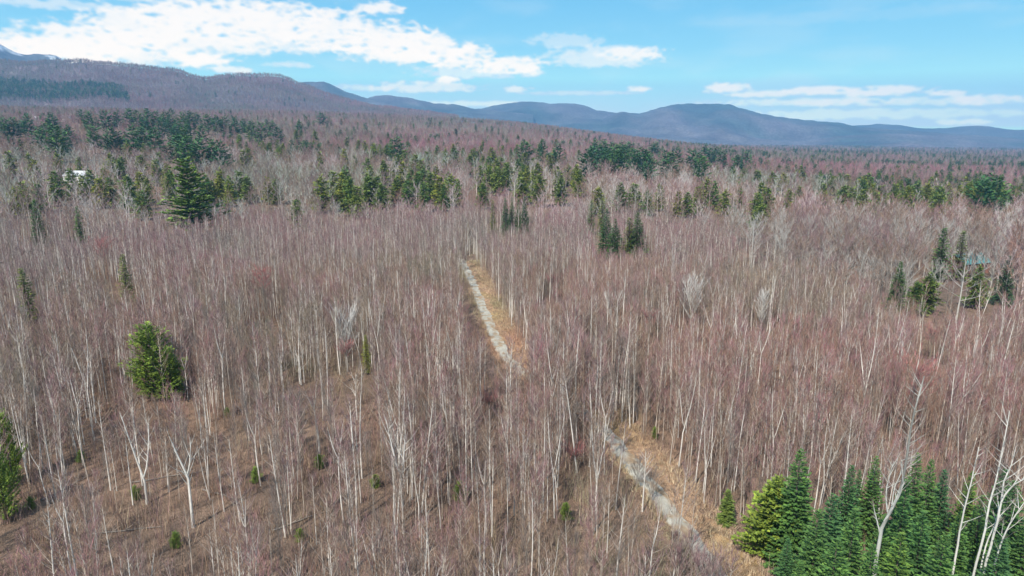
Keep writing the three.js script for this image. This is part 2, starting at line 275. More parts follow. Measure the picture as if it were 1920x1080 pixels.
// ───────────────────────── bare trees ─────────────────────────
const tint = (c, r, v = 0.2) => { const k = 1 + (r() - 0.5) * v * 2; return [c[0] * k, c[1] * k, c[2] * k]; };
function twigs(g, r, base, dir, n, len, width, cols, spread = 0.6) {
  for (let i = 0; i < n; i++) {
    let dx = dir[0] + (r() - .5) * 2 * spread, dy = dir[1] + (r() - .35) * spread * 1.3, dz = dir[2] + (r() - .5) * 2 * spread; const l = Math.hypot(dx, dy, dz) || 1, L = len * (0.55 + 0.9 * r()); dx *= L / l; dy *= L / l; dz *= L / l;
    const th = r() * 6.283, wx = Math.cos(th) * width / 2, wz = Math.sin(th) * width / 2, b = base(r());
    const c = tint(cols[Math.floor(r() * cols.length)], r, 0.3);
    g.tri([b[0] - wx, b[1], b[2] - wz], [b[0] + wx, b[1], b[2] + wz], [b[0] + dx, b[1] + dy, b[2] + dz], c);
  }
}
// a slim, straight forest-grown tree
function slimTree(seed, o) {
  const r = mulberry(seed), T = new Geo(), C = new Geo(), H = o.h;
  const bend = (r() - .5) * (o.bend ?? 0.6), bend2 = (r() - .5) * (o.bend ?? 0.6), ph = r() * 6;
  const at = (t) => [bend * Math.sin(t * 2.6 + ph) * t + (o.lean ?? 0) * t * t, t * H, bend2 * Math.cos(t * 2.2 + ph) * t];
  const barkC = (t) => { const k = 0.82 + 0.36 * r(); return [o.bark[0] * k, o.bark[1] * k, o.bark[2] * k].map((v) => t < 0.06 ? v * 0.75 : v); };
  const stems = o.fork ? 2 : 1, forkT = o.fork ?? 1;
  const stemPts = [];
  for (let s = 0; s < stems; s++) {
    const side = s ? 1 : -1, dx = stems > 1 ? side * (0.5 + r() * .5) : 0, dz = stems > 1 ? side * (r() - .5) : 0;
    const f = (t) => { const p = at(t), k = Math.max(0, t - forkT) / Math.max(1e-3, 1 - forkT); return [p[0] + dx * 1.6 * Math.pow(k, .7), p[1] * (s ? 1 - 0.08 * k : 1), p[2] + dz * 1.6 * Math.pow(k, .7)]; };
    const pts = [], rad = [], n = o.segs ?? 8, t0 = s ? forkT : 0;
    for (let k = 0; k <= n; k++) { const t = lerp(t0, 1, k / n); pts.push(f(t)); rad.push(Math.max(0.008, o.r0 * Math.pow(1 - t, 0.58) * (s ? 0.85 : 1) * (k === 0 && !s ? 1.25 : 1))); }
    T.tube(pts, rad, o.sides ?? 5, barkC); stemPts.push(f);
  }
  const nb = o.branches;
  for (let i = 0; i < nb; i++) {
    const f = stemPts[i % stems], t = lerp(o.crown0, 0.96, Math.pow((i + r() * .7) / nb, 0.9)), b = f(t), th = r() * 6.283 + i * 2.4, up = o.up * (0.7 + 0.6 * r());
    const L = o.reach * (0.35 + 0.65 * Math.sin(Math.PI * clamp((t - o.crown0) / (1 - o.crown0) * 0.75 + 0.25, 0, 1))) * (0.6 + 0.7 * r());
    const ox = Math.cos(th) * Math.cos(up), oy = Math.sin(up), oz = Math.sin(th) * Math.cos(up);
    const cpt = (k) => [b[0] + ox * L * k, b[1] + oy * L * k + L * 0.28 * k * k, b[2] + oz * L * k];
    T.tube([cpt(0), cpt(0.5), cpt(1)], [Math.max(0.022, o.r0 * 0.3 * (1.15 - t * .6)), Math.max(0.015, o.r0 * 0.18 * (1.15 - t * .6)), 0.007], 3, tint(o.limb ?? o.bark, r, 0.2));
    twigs(C, r, (u) => cpt(0.25 + 0.75 * u), [ox * .6, oy + .5, oz * .6], o.twigs, o.twigL, o.twigW, o.twigC, o.spread ?? 0.6);
  }
  for (const f of stemPts) twigs(C, r, (u) => f(0.8 + 0.2 * u), [0, 1, 0], o.twigs, o.twigL, o.twigW, o.twigC, 0.5);
  return { T, C, h: H };
}
// a broad-crowned mature hardwood
function broadTree(seed, o) {
  const r = mulberry(seed), T = new Geo(), C = new Geo(), H = o.h;
  const tx = (r() - .5) * 1.2, tz = (r() - .5) * 1.2, at = (t) => [tx * Math.sin(t * 3), t * H, tz * Math.sin(t * 2.4)];
  const pts = [], rad = []; for (let k = 0; k <= 7; k++) { const t = k / 7 * 0.92; pts.push(at(t)); rad.push(o.r0 * Math.pow(1 - t, 0.8) * (k ? 1 : 1.3)); }
  T.tube(pts, rad, 6, () => tint(o.bark, r, 0.15));
  for (let i = 0; i < o.limbs; i++) {
    const t = lerp(o.crown0, 0.88, (i + r() * .5) / o.limbs), b = at(t), th = i * 2.4 + r() * .8, up = lerp(o.up, 1.25, (t - o.crown0) / (1 - o.crown0)) * (0.8 + 0.4 * r()), L = o.reach * (1.05 - 0.55 * (t - o.crown0) / (1 - o.crown0)) * (0.75 + 0.5 * r());
    const ox = Math.cos(th) * Math.cos(up), oy = Math.sin(up), oz = Math.sin(th) * Math.cos(up), kx = (r() - .5) * .4, kz = (r() - .5) * .4;
    const f = (k) => [b[0] + (ox + kx * k) * L * k, b[1] + oy * L * k + L * .22 * k * k, b[2] + (oz + kz * k) * L * k];
    const rr = o.r0 * 0.42 * (1.2 - t);
    T.tube([f(0), f(.35), f(.7), f(1)], [rr, rr * .7, rr * .4, 0.012], 4, tint(o.limb ?? o.bark, r, 0.2));
    for (let j = 0; j < o.subs; j++) {
      const k = 0.3 + 0.65 * (j + r() * .6) / o.subs, p = f(k), a2 = th + (j % 2 ? 1 : -1) * (0.5 + 0.6 * r()), u2 = up * .8 + (r() - .2) * .5, L2 = L * 0.45 * (1.15 - k * .6) * (0.7 + .6 * r());
      const sx = Math.cos(a2) * Math.cos(u2), sy = Math.sin(u2), sz = Math.sin(a2) * Math.cos(u2), f2 = (w) => [p[0] + sx * L2 * w, p[1] + sy * L2 * w + L2 * .2 * w * w, p[2] + sz * L2 * w];
      T.tube([f2(0), f2(.5), f2(1)], [rr * .34, rr * .2, 0.008], 3, tint(o.limb ?? o.bark, r, 0.2));
      twigs(C, r, (u) => f2(0.2 + .8 * u), [sx, sy + .3, sz], o.twigs, o.twigL, o.twigW, o.twigC, 0.7);
    }
    twigs(C, r, (u) => f(.5 + .5 * u), [ox, oy + .3, oz], o.twigs, o.twigL, o.twigW, o.twigC, 0.7);
  }
  twigs(C, r, (u) => at(.8 + .12 * u), [0, 1, 0], o.twigs * 2, o.twigL, o.twigW, o.twigC, 0.8);
  return { T, C, h: H };
}
const COL = {
  white: [0.82, 0.77, 0.69], pale: [0.60, 0.52, 0.435], tan: [0.38, 0.29, 0.215], grey: [0.26, 0.225, 0.19], greyPale: [0.52, 0.49, 0.435],
  mauve: [[0.25, 0.152, 0.152], [0.185, 0.115, 0.118], [0.305, 0.19, 0.184]], brown: [[0.225, 0.145, 0.100], [0.165, 0.105, 0.076], [0.30, 0.195, 0.132]], pink: [[0.32, 0.165, 0.165], [0.265, 0.14, 0.142], [0.235, 0.145, 0.145]],
  red: [[0.46, 0.14, 0.13], [0.36, 0.15, 0.14], [0.42, 0.17, 0.15]], silver: [[0.48, 0.45, 0.41], [0.40, 0.37, 0.34], [0.53, 0.50, 0.46]], greyTwig: [[0.27, 0.215, 0.185], [0.21, 0.168, 0.148], [0.32, 0.262, 0.222]], olive: [[0.24, 0.22, 0.13], [0.28, 0.25, 0.15]],
};
function both(t) { const g = new Geo().add(t.T).add(t.C); return g.build(); }
function pair(t) { return { trunk: t.T.build(), crown: t.C.build(), h: t.h, look: t.look }; }
const seeds = (n, base) => Array.from({ length: n }, (_, i) => base + i * 17);
const slimKinds = {
  birch: (s, lod) => { const r = mulberry(s), fork = r() < 0.4 ? 0.38 + r() * .3 : 0, br = r() < 0.7; const t = slimTree(s, { h: 13 + 2.8 * r(), r0: 0.07 + 0.045 * r(), bark: br ? COL.white : COL.pale, limb: br ? COL.pale : COL.grey, branches: lod ? 13 : 24, crown0: 0.36 + 0.14 * r(), up: 0.7 + 0.25 * r(), reach: 1.8 + 0.8 * r(), twigs: lod ? 10 : 11, twigL: 0.95, twigW: lod ? 0.042 : 0.032, twigC: r() < .55 ? COL.mauve : COL.brown, fork, bend: 1.1, segs: lod ? 5 : 8, sides: lod ? 4 : 5 }); t.look = (fork ? 'forked' : 'single-stemmed') + (br ? ' chalk-white' : ' cream-grey'); return t; },
  pole: (s, lod) => { const r = mulberry(s), b = Math.floor(r() * 4), c = Math.floor(r() * 4); const t = slimTree(s, { h: 10.4 + 3.4 * r(), r0: 0.042 + 0.03 * r(), bark: [COL.tan, COL.grey, COL.pale, COL.pale][b], branches: lod ? 14 : 26, crown0: 0.24 + 0.16 * r(), up: 0.85 + 0.3 * r(), reach: 1.8 + 0.7 * r(), twigs: lod ? 10 : 11, twigL: 1.05, twigW: lod ? 0.042 : 0.032, twigC: [COL.mauve, COL.brown, COL.pink, COL.greyTwig][c], bend: 0.9, segs: lod ? 4 : 7, sides: lod ? 3 : 4 }); t.look = ['tan-stemmed', 'grey-stemmed', 'pale-stemmed', 'pale-stemmed'][b] + [' mauve-twigged', ' brown-twigged', ' pink-twigged', ' grey-twigged'][c]; return t; },
};
const broadKind = (s, lod) => { const r = mulberry(s), k = Math.max(0, Math.floor(r() * 4.6 - .6)); const t = broadTree(s, { h: 18 + 4 * r(), r0: 0.22 + 0.1 * r(), bark: k === 0 ? COL.greyPale : COL.grey, limb: k < 1 ? COL.greyPale : [0.34, 0.30, 0.265], limbs: lod ? 9 : 12, subs: lod ? 4 : 5, crown0: 0.30 + 0.12 * r(), up: 0.5 + 0.2 * r(), reach: 5.6 + 1.4 * r(), twigs: lod ? 9 : 11, twigL: 1.5, twigW: lod ? 0.08 : 0.05, twigC: [[[0.40, 0.37, 0.335], [0.33, 0.30, 0.27], [0.45, 0.42, 0.38]], COL.greyTwig, COL.mauve, COL.brown][k] }); t.look = ['silvery', 'grey-twigged', 'mauve-twigged', 'brown-twigged'][k]; return t; };

// ───────────────────────── conifers ─────────────────────────
function conifer(seed, o) {
  const r = mulberry(seed), T = new Geo(), C = new Geo(), H = o.h;
  T.tube([[0, 0, 0], [0, H * .5, 0], [0, H * .97, 0]], [H * 0.014, H * 0.009, 0.02], 6, [0.13, 0.10, 0.08]);
  const wn = o.whorls, lop = [r() * 6, r() * 6];
  for (let w = 0; w < wn; w++) {
    const t = lerp(o.bare, 0.985, w / (wn - 1)), y = t * H, env = o.env(t) * H * (1 + 0.22 * noise(w * .7, seed * .13, 2.2));
    const nb = Math.max(3, Math.round(o.per * (0.55 + 0.45 * (1 - t))));
    for (let b = 0; b < nb; b++) {
      const th = (b + r() * .7) / nb * 6.283 + w * 1.1, side = 1 + (o.lop ?? 0.15) * (noise(Math.cos(th) * 1.2 + seed, t * 5, Math.sin(th) * 1.2) * 1.8), L = Math.max(0.12, env * side * (0.72 + 0.42 * r()));
      const slope = o.slope(t) + (r() - .5) * .22, ca = Math.cos(th), sa = Math.sin(th), yb = y + (r() - .5) * H / wn * (1 + (o.wild ?? 0) * 2);
      const f = (k) => [ca * L * k, yb + L * (slope * k + o.sweep * k * k), sa * L * k];
      if (o.limb && L > 0.8) T.tube([f(0), f(.55), f(.95)], [0.05, 0.035, 0.012], 3, [0.15, 0.12, 0.09]);
      const n = Math.max(3, Math.round(L / o.step)), tone = 0.72 + 0.56 * r();
      for (let k = 0; k < n; k++) {
        const u = o.inner + (1 - o.inner) * (k + r()) / n, p = f(u);
        for (const sd of [-1, 1]) {
          const fan = sd * (0.25 + 0.75 * r()), a2 = th + fan, len = o.spray * (0.6 + 0.7 * r()) * (L > 1 ? 1 : 0.55 + .45 * L), lift = (o.tuft ? (r() - .25) * 1.1 : slope * .7 + (r() - .5) * (.5 + (o.wild ?? 0)));
          const dx = Math.cos(a2) * len, dz = Math.sin(a2) * len, dy = len * lift, wv = o.sprayW * len * (0.7 + .6 * r()), px = -Math.sin(a2) * wv, pz = Math.cos(a2) * wv, tilt = (r() - .5) * wv * 1.4;
          const base = o.cols[Math.floor(r() * o.cols.length)], kk = tone * (0.75 + .5 * r()), c = [base[0] * kk, base[1] * kk, base[2] * kk];
          const m = [p[0] + dx * .45, p[1] + dy * .45, p[2] + dz * .45], q = [p[0] + dx, p[1] + dy, p[2] + dz];
          C.tri([p[0], p[1], p[2]], [m[0] + px, m[1] + tilt, m[2] + pz], q, c); C.tri([p[0], p[1], p[2]], q, [m[0] - px, m[1] - tilt, m[2] - pz], c);
        }
      }
    }
  }
  for (let k = 0; k < 5; k++) { const a = k * 1.26, c = o.cols[0]; C.tri([Math.cos(a) * .1, H * .94, Math.sin(a) * .1], [Math.cos(a + 1) * .1, H * .94, Math.sin(a + 1) * .1], [0, H, 0], c); }
  return { T, C, h: H };
}
const FIRC = [[0.075, 0.165, 0.030], [0.055, 0.13, 0.028], [0.105, 0.20, 0.034]], FIRB = [[0.06, 0.15, 0.042], [0.045, 0.12, 0.038], [0.08, 0.175, 0.042]], HEMC = [[0.16, 0.20, 0.028], [0.115, 0.16, 0.026], [0.21, 0.25, 0.034]], PINC = [[0.05, 0.14, 0.036], [0.038, 0.11, 0.032], [0.07, 0.17, 0.038]], GOLD = [[0.19, 0.26, 0.03], [0.145, 0.21, 0.028], [0.24, 0.30, 0.034]], CEDC = [[0.165, 0.245, 0.028], [0.125, 0.195, 0.025], [0.21, 0.29, 0.032]];
const coniferKinds = {
  fir: (s, d) => conifer(s, { h: 12, whorls: d ? 42 : 22, per: d ? 12 : 7, bare: 0.03, env: (t) => 0.18 * Math.pow(1 - t, 0.85) + 0.008, slope: (t) => -0.05 + 0.5 * t, sweep: 0.10, step: d ? 0.15 : 0.42, spray: d ? 0.34 : 0.8, sprayW: d ? 0.24 : .28, inner: 0.2, cols: s % 3 === 1 ? FIRB : FIRC }),
  slim: (s, d) => conifer(s, { h: 12, whorls: d ? 40 : 22, per: d ? 9 : 6, bare: 0.05, env: (t) => 0.105 * Math.pow(1 - t, 0.6) + 0.012, slope: (t) => 0.0 + 0.4 * t, sweep: 0.05, step: 0.2, spray: d ? 0.4 : 0.75, sprayW: 0.28, inner: 0.1, cols: s % 2 ? FIRC : HEMC, lop: 0.3 }),
  hemlock: (s, d) => conifer(s, { h: 20, whorls: d ? 34 : 26, per: d ? 11 : 8, bare: 0.10, env: (t) => 0.19 * Math.pow(Math.sin(Math.PI * clamp(0.34 + 0.66 * t, 0, 1)), 0.85) + 0.012, slope: (t) => 0.1 + 0.35 * t, sweep: -0.10, step: d ? 0.3 : 0.5, spray: d ? 0.8 : 1.15, sprayW: 0.26, inner: 0.15, cols: s % 2 ? HEMC.concat([FIRC[0], FIRC[2]]) : HEMC, lop: 0.55, wild: 1.1 }),
  pine: (s, d) => conifer(s, { h: 24, whorls: d ? 20 : 17, per: d ? 8 : 8, bare: 0.18, env: (t) => 0.22 * Math.pow(Math.sin(Math.PI * clamp(0.26 + 0.73 * t, 0, 1)), 0.8) + 0.02, slope: (t) => 0.05 + 0.45 * t, sweep: 0.14, step: d ? 0.3 : 0.55, spray: d ? 0.75 : 1.3, sprayW: 0.30, inner: 0.25, cols: PINC, lop: 0.6, tuft: true, limb: d, wild: .6 }),
  tiered: (s, d) => conifer(s, { h: 27, whorls: 19, per: 15, bare: 0.16, env: (t) => 0.25 * Math.pow(Math.sin(Math.PI * clamp(0.34 + 0.65 * t, 0, 1)), 0.85) + 0.015, slope: (t) => 0.02 + 0.3 * t, sweep: 0.06, step: 0.3, spray: 1.1, sprayW: 0.34, inner: 0.12, cols: [[0.155, 0.245, 0.04], [0.115, 0.195, 0.035], [0.20, 0.295, 0.045]], lop: 0.6, limb: true }),
  cedar: (s, d) => conifer(s, { h: 13, whorls: 40, per: 13, bare: 0.02, env: (t) => 0.20 * Math.pow(1 - t, 0.72) * (0.82 + 0.5 * t) + 0.010, slope: (t) => 0.5 + 0.6 * t, sweep: 0.2, step: 0.16, spray: 0.34, sprayW: 0.25, inner: 0.25, cols: CEDC, lop: 0.6, wild: 1 }),
  gold: (s, d) => conifer(s, { h: 10, whorls: 26, per: 15, bare: 0.04, env: (t) => 0.28 * Math.pow(Math.sin(Math.PI * clamp(0.38 + 0.62 * t, 0, 1)), 0.8) + 0.015, slope: (t) => 0.12 + 0.4 * t, sweep: 0.08, step: 0.13, spray: 0.42, sprayW: 0.28, inner: 0.2, cols: GOLD, lop: 0.5, tuft: true }),
};

// ───────────────────────── houses ─────────────────────────
function house(px, r, label, o) {
  const az = ray(px, 300).az, [x, z] = polar(az, r), g0 = thing('house', label, 'house');
  g0.position.set(x, height(x, z), z); g0.rotation.y = o.turn;
  const w = o.w, d = o.d, h = o.h, rh = o.rh, W = new Geo(); W.box(0, h / 2 - 0.6, 0, w, h + 1.2, d, o.wall);
  for (const s of [-1, 1]) W.tri([s * w / 2, h, -d / 2], [s * w / 2, h, d / 2], [s * w / 2, h + rh * .98, 0], o.wall);
  const wall = part('wall', W.build(), M.paint, g0);
  const R = new Geo();
  for (const s of [-1, 1]) { const y0 = h - 0.18, e = d / 2 + 0.4, x1 = w / 2 + 0.4; R.quad([-x1, y0, s * e], [x1, y0, s * e], [x1, h + rh, 0], [-x1, h + rh, 0], o.roof); R.quad([-x1, y0 + .12, s * e], [x1, y0 + .12, s * e], [x1, h + rh + .12, 0], [-x1, h + rh + .12, 0], o.roof); R.quad([-x1, y0, s * e], [x1, y0, s * e], [x1, y0 + .12, s * e], [-x1, y0 + .12, s * e], o.roof); }
  const roof = part('roof', R.build(), M.metal, g0);
  if (o.seams) for (const s of [-1, 1]) for (let k = 0; k <= 12; k++) { const S = new Geo(), xx = lerp(-w / 2 - .3, w / 2 + .3, k / 12); S.tube([[xx, h - 0.06, s * (d / 2 + .4)], [xx, h + rh + .14, 0]], [0.035, 0.035], 4, o.roof); part('seam', S.build(), M.metal, roof); }
  const n = o.windows ?? 3;
  for (const s of [-1, 1]) for (let k = 0; k < n; k++) { const F = new Geo(), xx = lerp(-w / 2, w / 2, (k + .5) / n), zz = s * (d / 2 + 0.03); if (s > 0 && k === 1) continue; F.box(xx, h * .55, zz, 1.2, 1.5, 0.1, [0.75, 0.74, 0.7]); const f = part('window', F.build(), M.paint, g0); const P = new Geo(); P.box(xx, h * .55, zz + s * 0.06, 0.95, 1.25, 0.03, [1, 1, 1]); part('pane', P.build(), M.glass, f); }
  const Dg = new Geo(); Dg.box(lerp(-w / 2, w / 2, 1.5 / n), 1.05, d / 2 + .03, 1.0, 2.1, .1, [0.30, 0.12, 0.09]); part('door', Dg.build(), M.paint, g0);
  if (o.chimney) { const K = new Geo(); K.box(w * .22, h + rh * .75, d * .12, .7, 2.2, .7, [0.33, 0.12, 0.09]); part('chimney', K.build(), M.paint, roof); }
  return g0;
}

// ───────────────────────── placing things ─────────────────────────
const landmarks = [];
const keep = [];                                                          // places the photo shows clearly: nothing taller grows in front
function solveR(az, tanEl, H) { for (let r = 40; r < 6000; r *= 1.004) { const [x, z] = polar(az, r); if ((height(x, z) + H - CAM_H) / r >= tanEl) return r; } return 6000; }
const lib = {};
function variants(kind, detail) { const k = kind + detail; if (!lib[k]) lib[k] = seeds(detail ? 4 : 5, 100 + Object.keys(lib).length * 1000).map((s) => pair(coniferKinds[kind](s, detail))); return lib[k]; }
const R0 = mulberry(77);
// things that the labels of their neighbours point to: forward distance and tip pixel, or a tip of a usual height
const spots = [[276, 608, 109, 'the lone bushy cedar'], [684, 628, 121, 'the slender leaning fir'], [645, 583, 122, 'the broom-shaped silvery tree'], [748, 785, 69, 'the stout forked white birch'], [560, 655, 115, 'the open candelabra-topped birch'], [340, 800, 70, 'the heavy peeling birch'], [392, 940, 77, 'the round evergreen bush on the slope'], [8, 778, 92, 'the bright green edge cedars'], [1500, 845, 63, 'the dark fir thicket'], [1366, 918, 71, 'the small fir on the verge'], [1228, 800, 94, 'the evergreen bush by the verge'], [940, 1015, 70, 'the dark low foreground evergreen'], [1210, 840, 74, 'the slim birch before the gravel track'], [1700, 850, 60, 'the big leaning poplar'],
  [1300, 528, 150, 'the silvery fan-crowned tree'], [1432, 553, 149, 'the feather-crowned silvery tree'], [1722, 686, 92, 'the red-budded maple by the poplar'], [490, 504, 152, 'the small red maple'], [1416, 403, 212, 'the tall upswept bare tree'], [1812, 472, 163, 'the big silver-limbed tree'], [1842, 470, 222, 'the teal-roofed house'], [347, 298, 300, 'the large tiered white pine'], [142, 305, 480, 'the white house in the clearing'], [62, 376, 260, 'the tall blue-green edge fir'], [966, 370, 280, 'the row of small edge firs'], [1150, 395, 240, 'the dark mid-stand fir pair'], [1160, 270, 800, 'the isolated pine clump'], [635, 325, 300, 'the heavy dark hemlock group'], [1430, 345, 330, 'the tall hemlock column'], [1700, 340, 420, 'the green hemlock belt near the house']].map(([px, py, d, phrase]) => { const q = ray(px, py), [x, z] = polar(q.az, d / Math.cos(q.az)); return [x, z, phrase]; });
const nearest = (x, z) => spots.reduce((b, q) => { const d = (q[0] - x) ** 2 + (q[1] - z) ** 2; return d < b[0] ? [d, q[2]] : b; }, [1e12, ''])[1];
const coniferName = { fir: 'fir_tree', slim: 'fir_tree', hemlock: 'hemlock_tree', pine: 'pine_tree', tiered: 'pine_tree', cedar: 'cedar_tree', gold: 'pine_tree' };
function placeConifer(kind, detail, x, z, H, label, group, wide = 1) {
  const v = variants(kind, detail), m = v[Math.floor(R0() * v.length)], mark = group && !/thicket|row of small/.test(group) ? nearest(x, z) : '', t = thing(coniferName[kind], mark ? `${label}, closest to ${mark}` : label, 'tree', mark ? `${group}, closest to ${mark}` : group);
  t.position.set(x, height(x, z) - 0.05, z); t.rotation.y = R0() * 6.28; const s = H / m.h; const broad = wide * (0.9 + 0.22 * R0()); t.scale.set(s * broad, s, s * broad);
  t.rotation.z = (R0() - .5) * .04;
  part('trunk', m.trunk, M.bark, t); part('crown', m.crown, [M.needle, M.needleYellow, M.needle, M.needleBlue][/tiered|cedar|gold/.test(kind) ? 0 : Math.floor(R0() * 4)], t);
  const r = Math.hypot(x, z), [bx, by] = project(x, height(x, z), z), [ux, uy] = project(x, height(x, z) + H, z), hw = Math.abs(by - uy) * (kind === 'slim' ? 0.1 : 0.19) * wide;
  keep.push([Math.min(bx, ux) - hw, uy, Math.max(bx, ux) + hw, lerp(by, uy, 0.3), r, kind === 'hemlock' ? (r > 240 ? 0.5 : 0.6) : kind === 'pine' ? 0.6 : 0.92]);
  if (!group) landmarks.push([x, z, label]);
  return t;
}
// at a photo pixel of the tip, at a distance on the ground
function tipAt(kind, detail, px, py, r0, label, group, wide) { const q = ray(px, py), r = r0 / Math.cos(q.az), [x, z] = polar(q.az, r); return placeConifer(kind, detail, x, z, CAM_H + r * q.tanEl - height(x, z), label, group, wide); }
// of a usual height: the distance follows from the ground
function tipOf(kind, detail, px, py, H, label, group, wide) { if (kind === 'hemlock') H *= 0.82; wide *= 1.18; const q = ray(px, py), r = solveR(q.az, q.tanEl, H), [x, z] = polar(q.az, r); if (kind === 'hemlock' && r < 330 && px > 285 && px < 405) return; return placeConifer(kind, detail, x, z, H, label, group, wide); }

// track stretches that the photo shows: x0, y0, x1, y1, distance, share of trees removed
for (const [x0, y0, x1, y1, p] of [[868, 492, 905, 530, .97], [878, 520, 930, 570, .97], [890, 555, 945, 610, .97], [905, 600, 970, 650, .97], [930, 640, 985, 690, .85], [1150, 765, 1205, 850, .6], [1155, 840, 1260, 900, .45], [1225, 890, 1320, 960, .35], [1250, 950, 1390, 1010, .42], [1340, 1000, 1440, 1080, .85]]) { const q = ray((x0 + x1) / 2, y1); keep.push([x0, y0, x1, y1, CAM_H / -q.tanEl, p]); }

const firThicket = 'firs of the roadside thicket';
const byFirs = (px, r) => [[1455, 65, 'the yellow-green pine'], [1502, 63, 'its tallest fir'], [1650, 54, 'the leaning poplar'], [1790, 56, 'the slender leaning birch'], [1880, 54, 'the birch clump'], [1640, 70, 'the bare stand behind'], [1760, 70, 'the bare stand behind']].reduce((b, q) => { const d = Math.hypot((q[0] - px) / 18, q[1] - r); return d < b[0] ? [d, q[2]] : b; }, [1e9, ''])[1];
for (const [px, py, r, w, k, l] of [
  [1502, 843, 63.5, 1.05, 'fir', 'tallest dark fir of the thicket, beside the yellow-green pine'], [1560, 925, 59, 1.1, 'fir'], [1535, 955, 56, 1.15, 'fir'], [1478, 1010, 57, 1.1, 'fir'], [1597, 872, 66, .95, 'fir'], [1612, 880, 69, .9, 'fir'], [1645, 856, 68, .95, 'fir'], [1722, 852, 64, .95, 'fir'], [1748, 862, 66, .9, 'fir'], [1772, 880, 68, .9, 'fir'],
  [1700, 900, 58, 1.05, 'fir'], [1735, 960, 55, 1.1, 'fir'], [1605, 955, 55, 1.1, 'fir'], [1660, 965, 57, 1, 'fir'], [1690, 1000, 52, 1.1, 'fir'], [1822, 885, 66, 1, 'fir'], [1845, 930, 60, 1, 'fir'], [1885, 880, 67, 1, 'fir'], [1905, 900, 61, 1.1, 'fir'], [1800, 960, 58, 1, 'fir'], [1570, 1010, 51, 1.2, 'fir'], [1640, 1020, 50, 1.1, 'fir'], [1770, 1000, 52, 1.1, 'fir'], [1880, 1000, 53, 1.1, 'fir'], [1935, 950, 58, 1.1, 'fir'], [1500, 1050, 52, 1.1, 'fir']])
  tipAt(k, 1, px, py, r, l ?? 'dense dark green fir in the roadside thicket, closest to ' + byFirs(px, r), l ? undefined : firThicket + ' near ' + byFirs(px, r), w);
tipAt('gold', 1, 1462, 895, 65.5, 'bushy yellow-green pine at the edge of the dark fir thicket', undefined, 1.0);
tipAt('slim', 1, 1366, 918, 71.5, 'small lone fir between the orange verge and the yellow-green pine', undefined, 1.9);
tipAt('cedar', 1, 276, 608, 109, 'bushy bright green cedar standing alone among bare birches', undefined, 1.35);
tipAt('cedar', 1, 312, 655, 108, 'shorter green cedar joined to the side of the lone bushy cedar', undefined, 1.4);
tipAt('slim', 1, 684, 628, 121, 'slender leaning green fir beside a white broom-shaped bare tree', undefined, 1.1);
tipAt('cedar', 1, 2, 778, 80, 'bright green cedar behind a lower one at the stand edge', undefined, .8);
tipAt('cedar', 1, -12, 845, 72, 'low bright green cedar in front of a taller one', undefined, .85);
tipAt('cedar', 1, 392, 940, 77, 'knee-high round evergreen bush on the leaf-littered slope', undefined, 1.9);
tipAt('cedar', 1, 193, 750, 108, 'small green evergreen bush on open ground near the lone cedar', undefined, 1.6);
tipAt('cedar', 1, 1228, 800, 94, 'small green evergreen bush beside the orange track verge', undefined, 1.3);
tipAt('cedar', 1, 940, 1015, 70, 'dark low evergreen among the birch stems near the foreground', undefined, 1.6);
tipAt('cedar', 1, 20, 1035, 66, 'dark low evergreen bush under thin birches at the slope foot', undefined, 1.6);
for (const [px, py, r, w] of [[480, 905, 80, 1.6], [150, 850, 86, 1.5], [425, 765, 101, 1.6], [255, 935, 76, 1.5], [705, 935, 79, 1.6], [565, 1045, 67, 1.5], [865, 965, 76, 1.6], [335, 1055, 66, 1.6], [600, 880, 84, 1.5], [60, 960, 74, 1.5], [1060, 1000, 72, 1.5]]) { const q = ray(px, py), d = r / Math.cos(q.az), [x, z] = polar(q.az, d); placeConifer('cedar', 1, x, z, 1.5 + 1.3 * R0(), 'small green evergreen seedling', 'evergreen seedlings', w); }
for (const [px, py, H, k, w, l] of [[228, 478, 13.5, 'slim', 1.1, 'narrow dark fir standing alone above bare birch crowns'], [40, 503, 13, 'slim', 1.1, 'narrow dark green fir with ragged sides near the stand edge'], [62, 376, 17, 'fir', .8, 'tall blue-green fir at the far edge of the birch stand'], [143, 388, 15, 'slim', 1, 'thin faint fir near the tall blue-green fir'],
  [1138, 392, 17, 'fir', 1.0, 'taller fir of the dark pair in mid-stand'], [1154, 410, 14.5, 'fir', 1.15, 'shorter fir leaning against the dark pair in mid-stand'], [1197, 398, 16.5, 'fir', 1.1, 'dense dark fir facing the pair across a gap of birches'], [1182, 408, 14.5, 'slim', 1.1, 'slim fir close to the dense dark mid-stand fir'], [1130, 370, 17, 'slim', 1, 'thin fir spire behind the dark mid-stand pair'], [1110, 375, 15, 'slim', .9, 'faint thin fir spire next to the mid-stand pair'],
  [948, 372, 16, 'fir', .7, undefined], [960, 370, 16, 'fir', .7, undefined], [972, 374, 15, 'fir', .7, undefined], [984, 368, 16.5, 'fir', .75, undefined], [924, 376, 14, 'slim', .8, undefined],
  [1690, 490, 13.5, 'fir', 1.0, 'dark conical fir near the green-roofed house trees'], [1893, 480, 14, 'fir', 1.0, 'dark conical fir beside the big silver bare tree'], [1772, 428, 17, 'slim', 1.1, 'narrow fir rising among grey hardwoods near the house'], [1808, 434, 16, 'slim', 1.1, 'short narrow fir almost hidden in grey hardwoods near the house']])
  tipOf(k, 1, px, py, H, l ?? 'small dark fir in the tight row at the far stand edge', l ? undefined : 'row of small firs at the far stand edge', w);
for (const [px, py, r, w] of [[1745, 512, 172, 1.15], [1722, 528, 168, 1.1], [1838, 498, 178, 1.15]]) tipAt('hemlock', 1, px, py, r, 'low spreading hemlock', 'hemlocks around the silver tree', w);
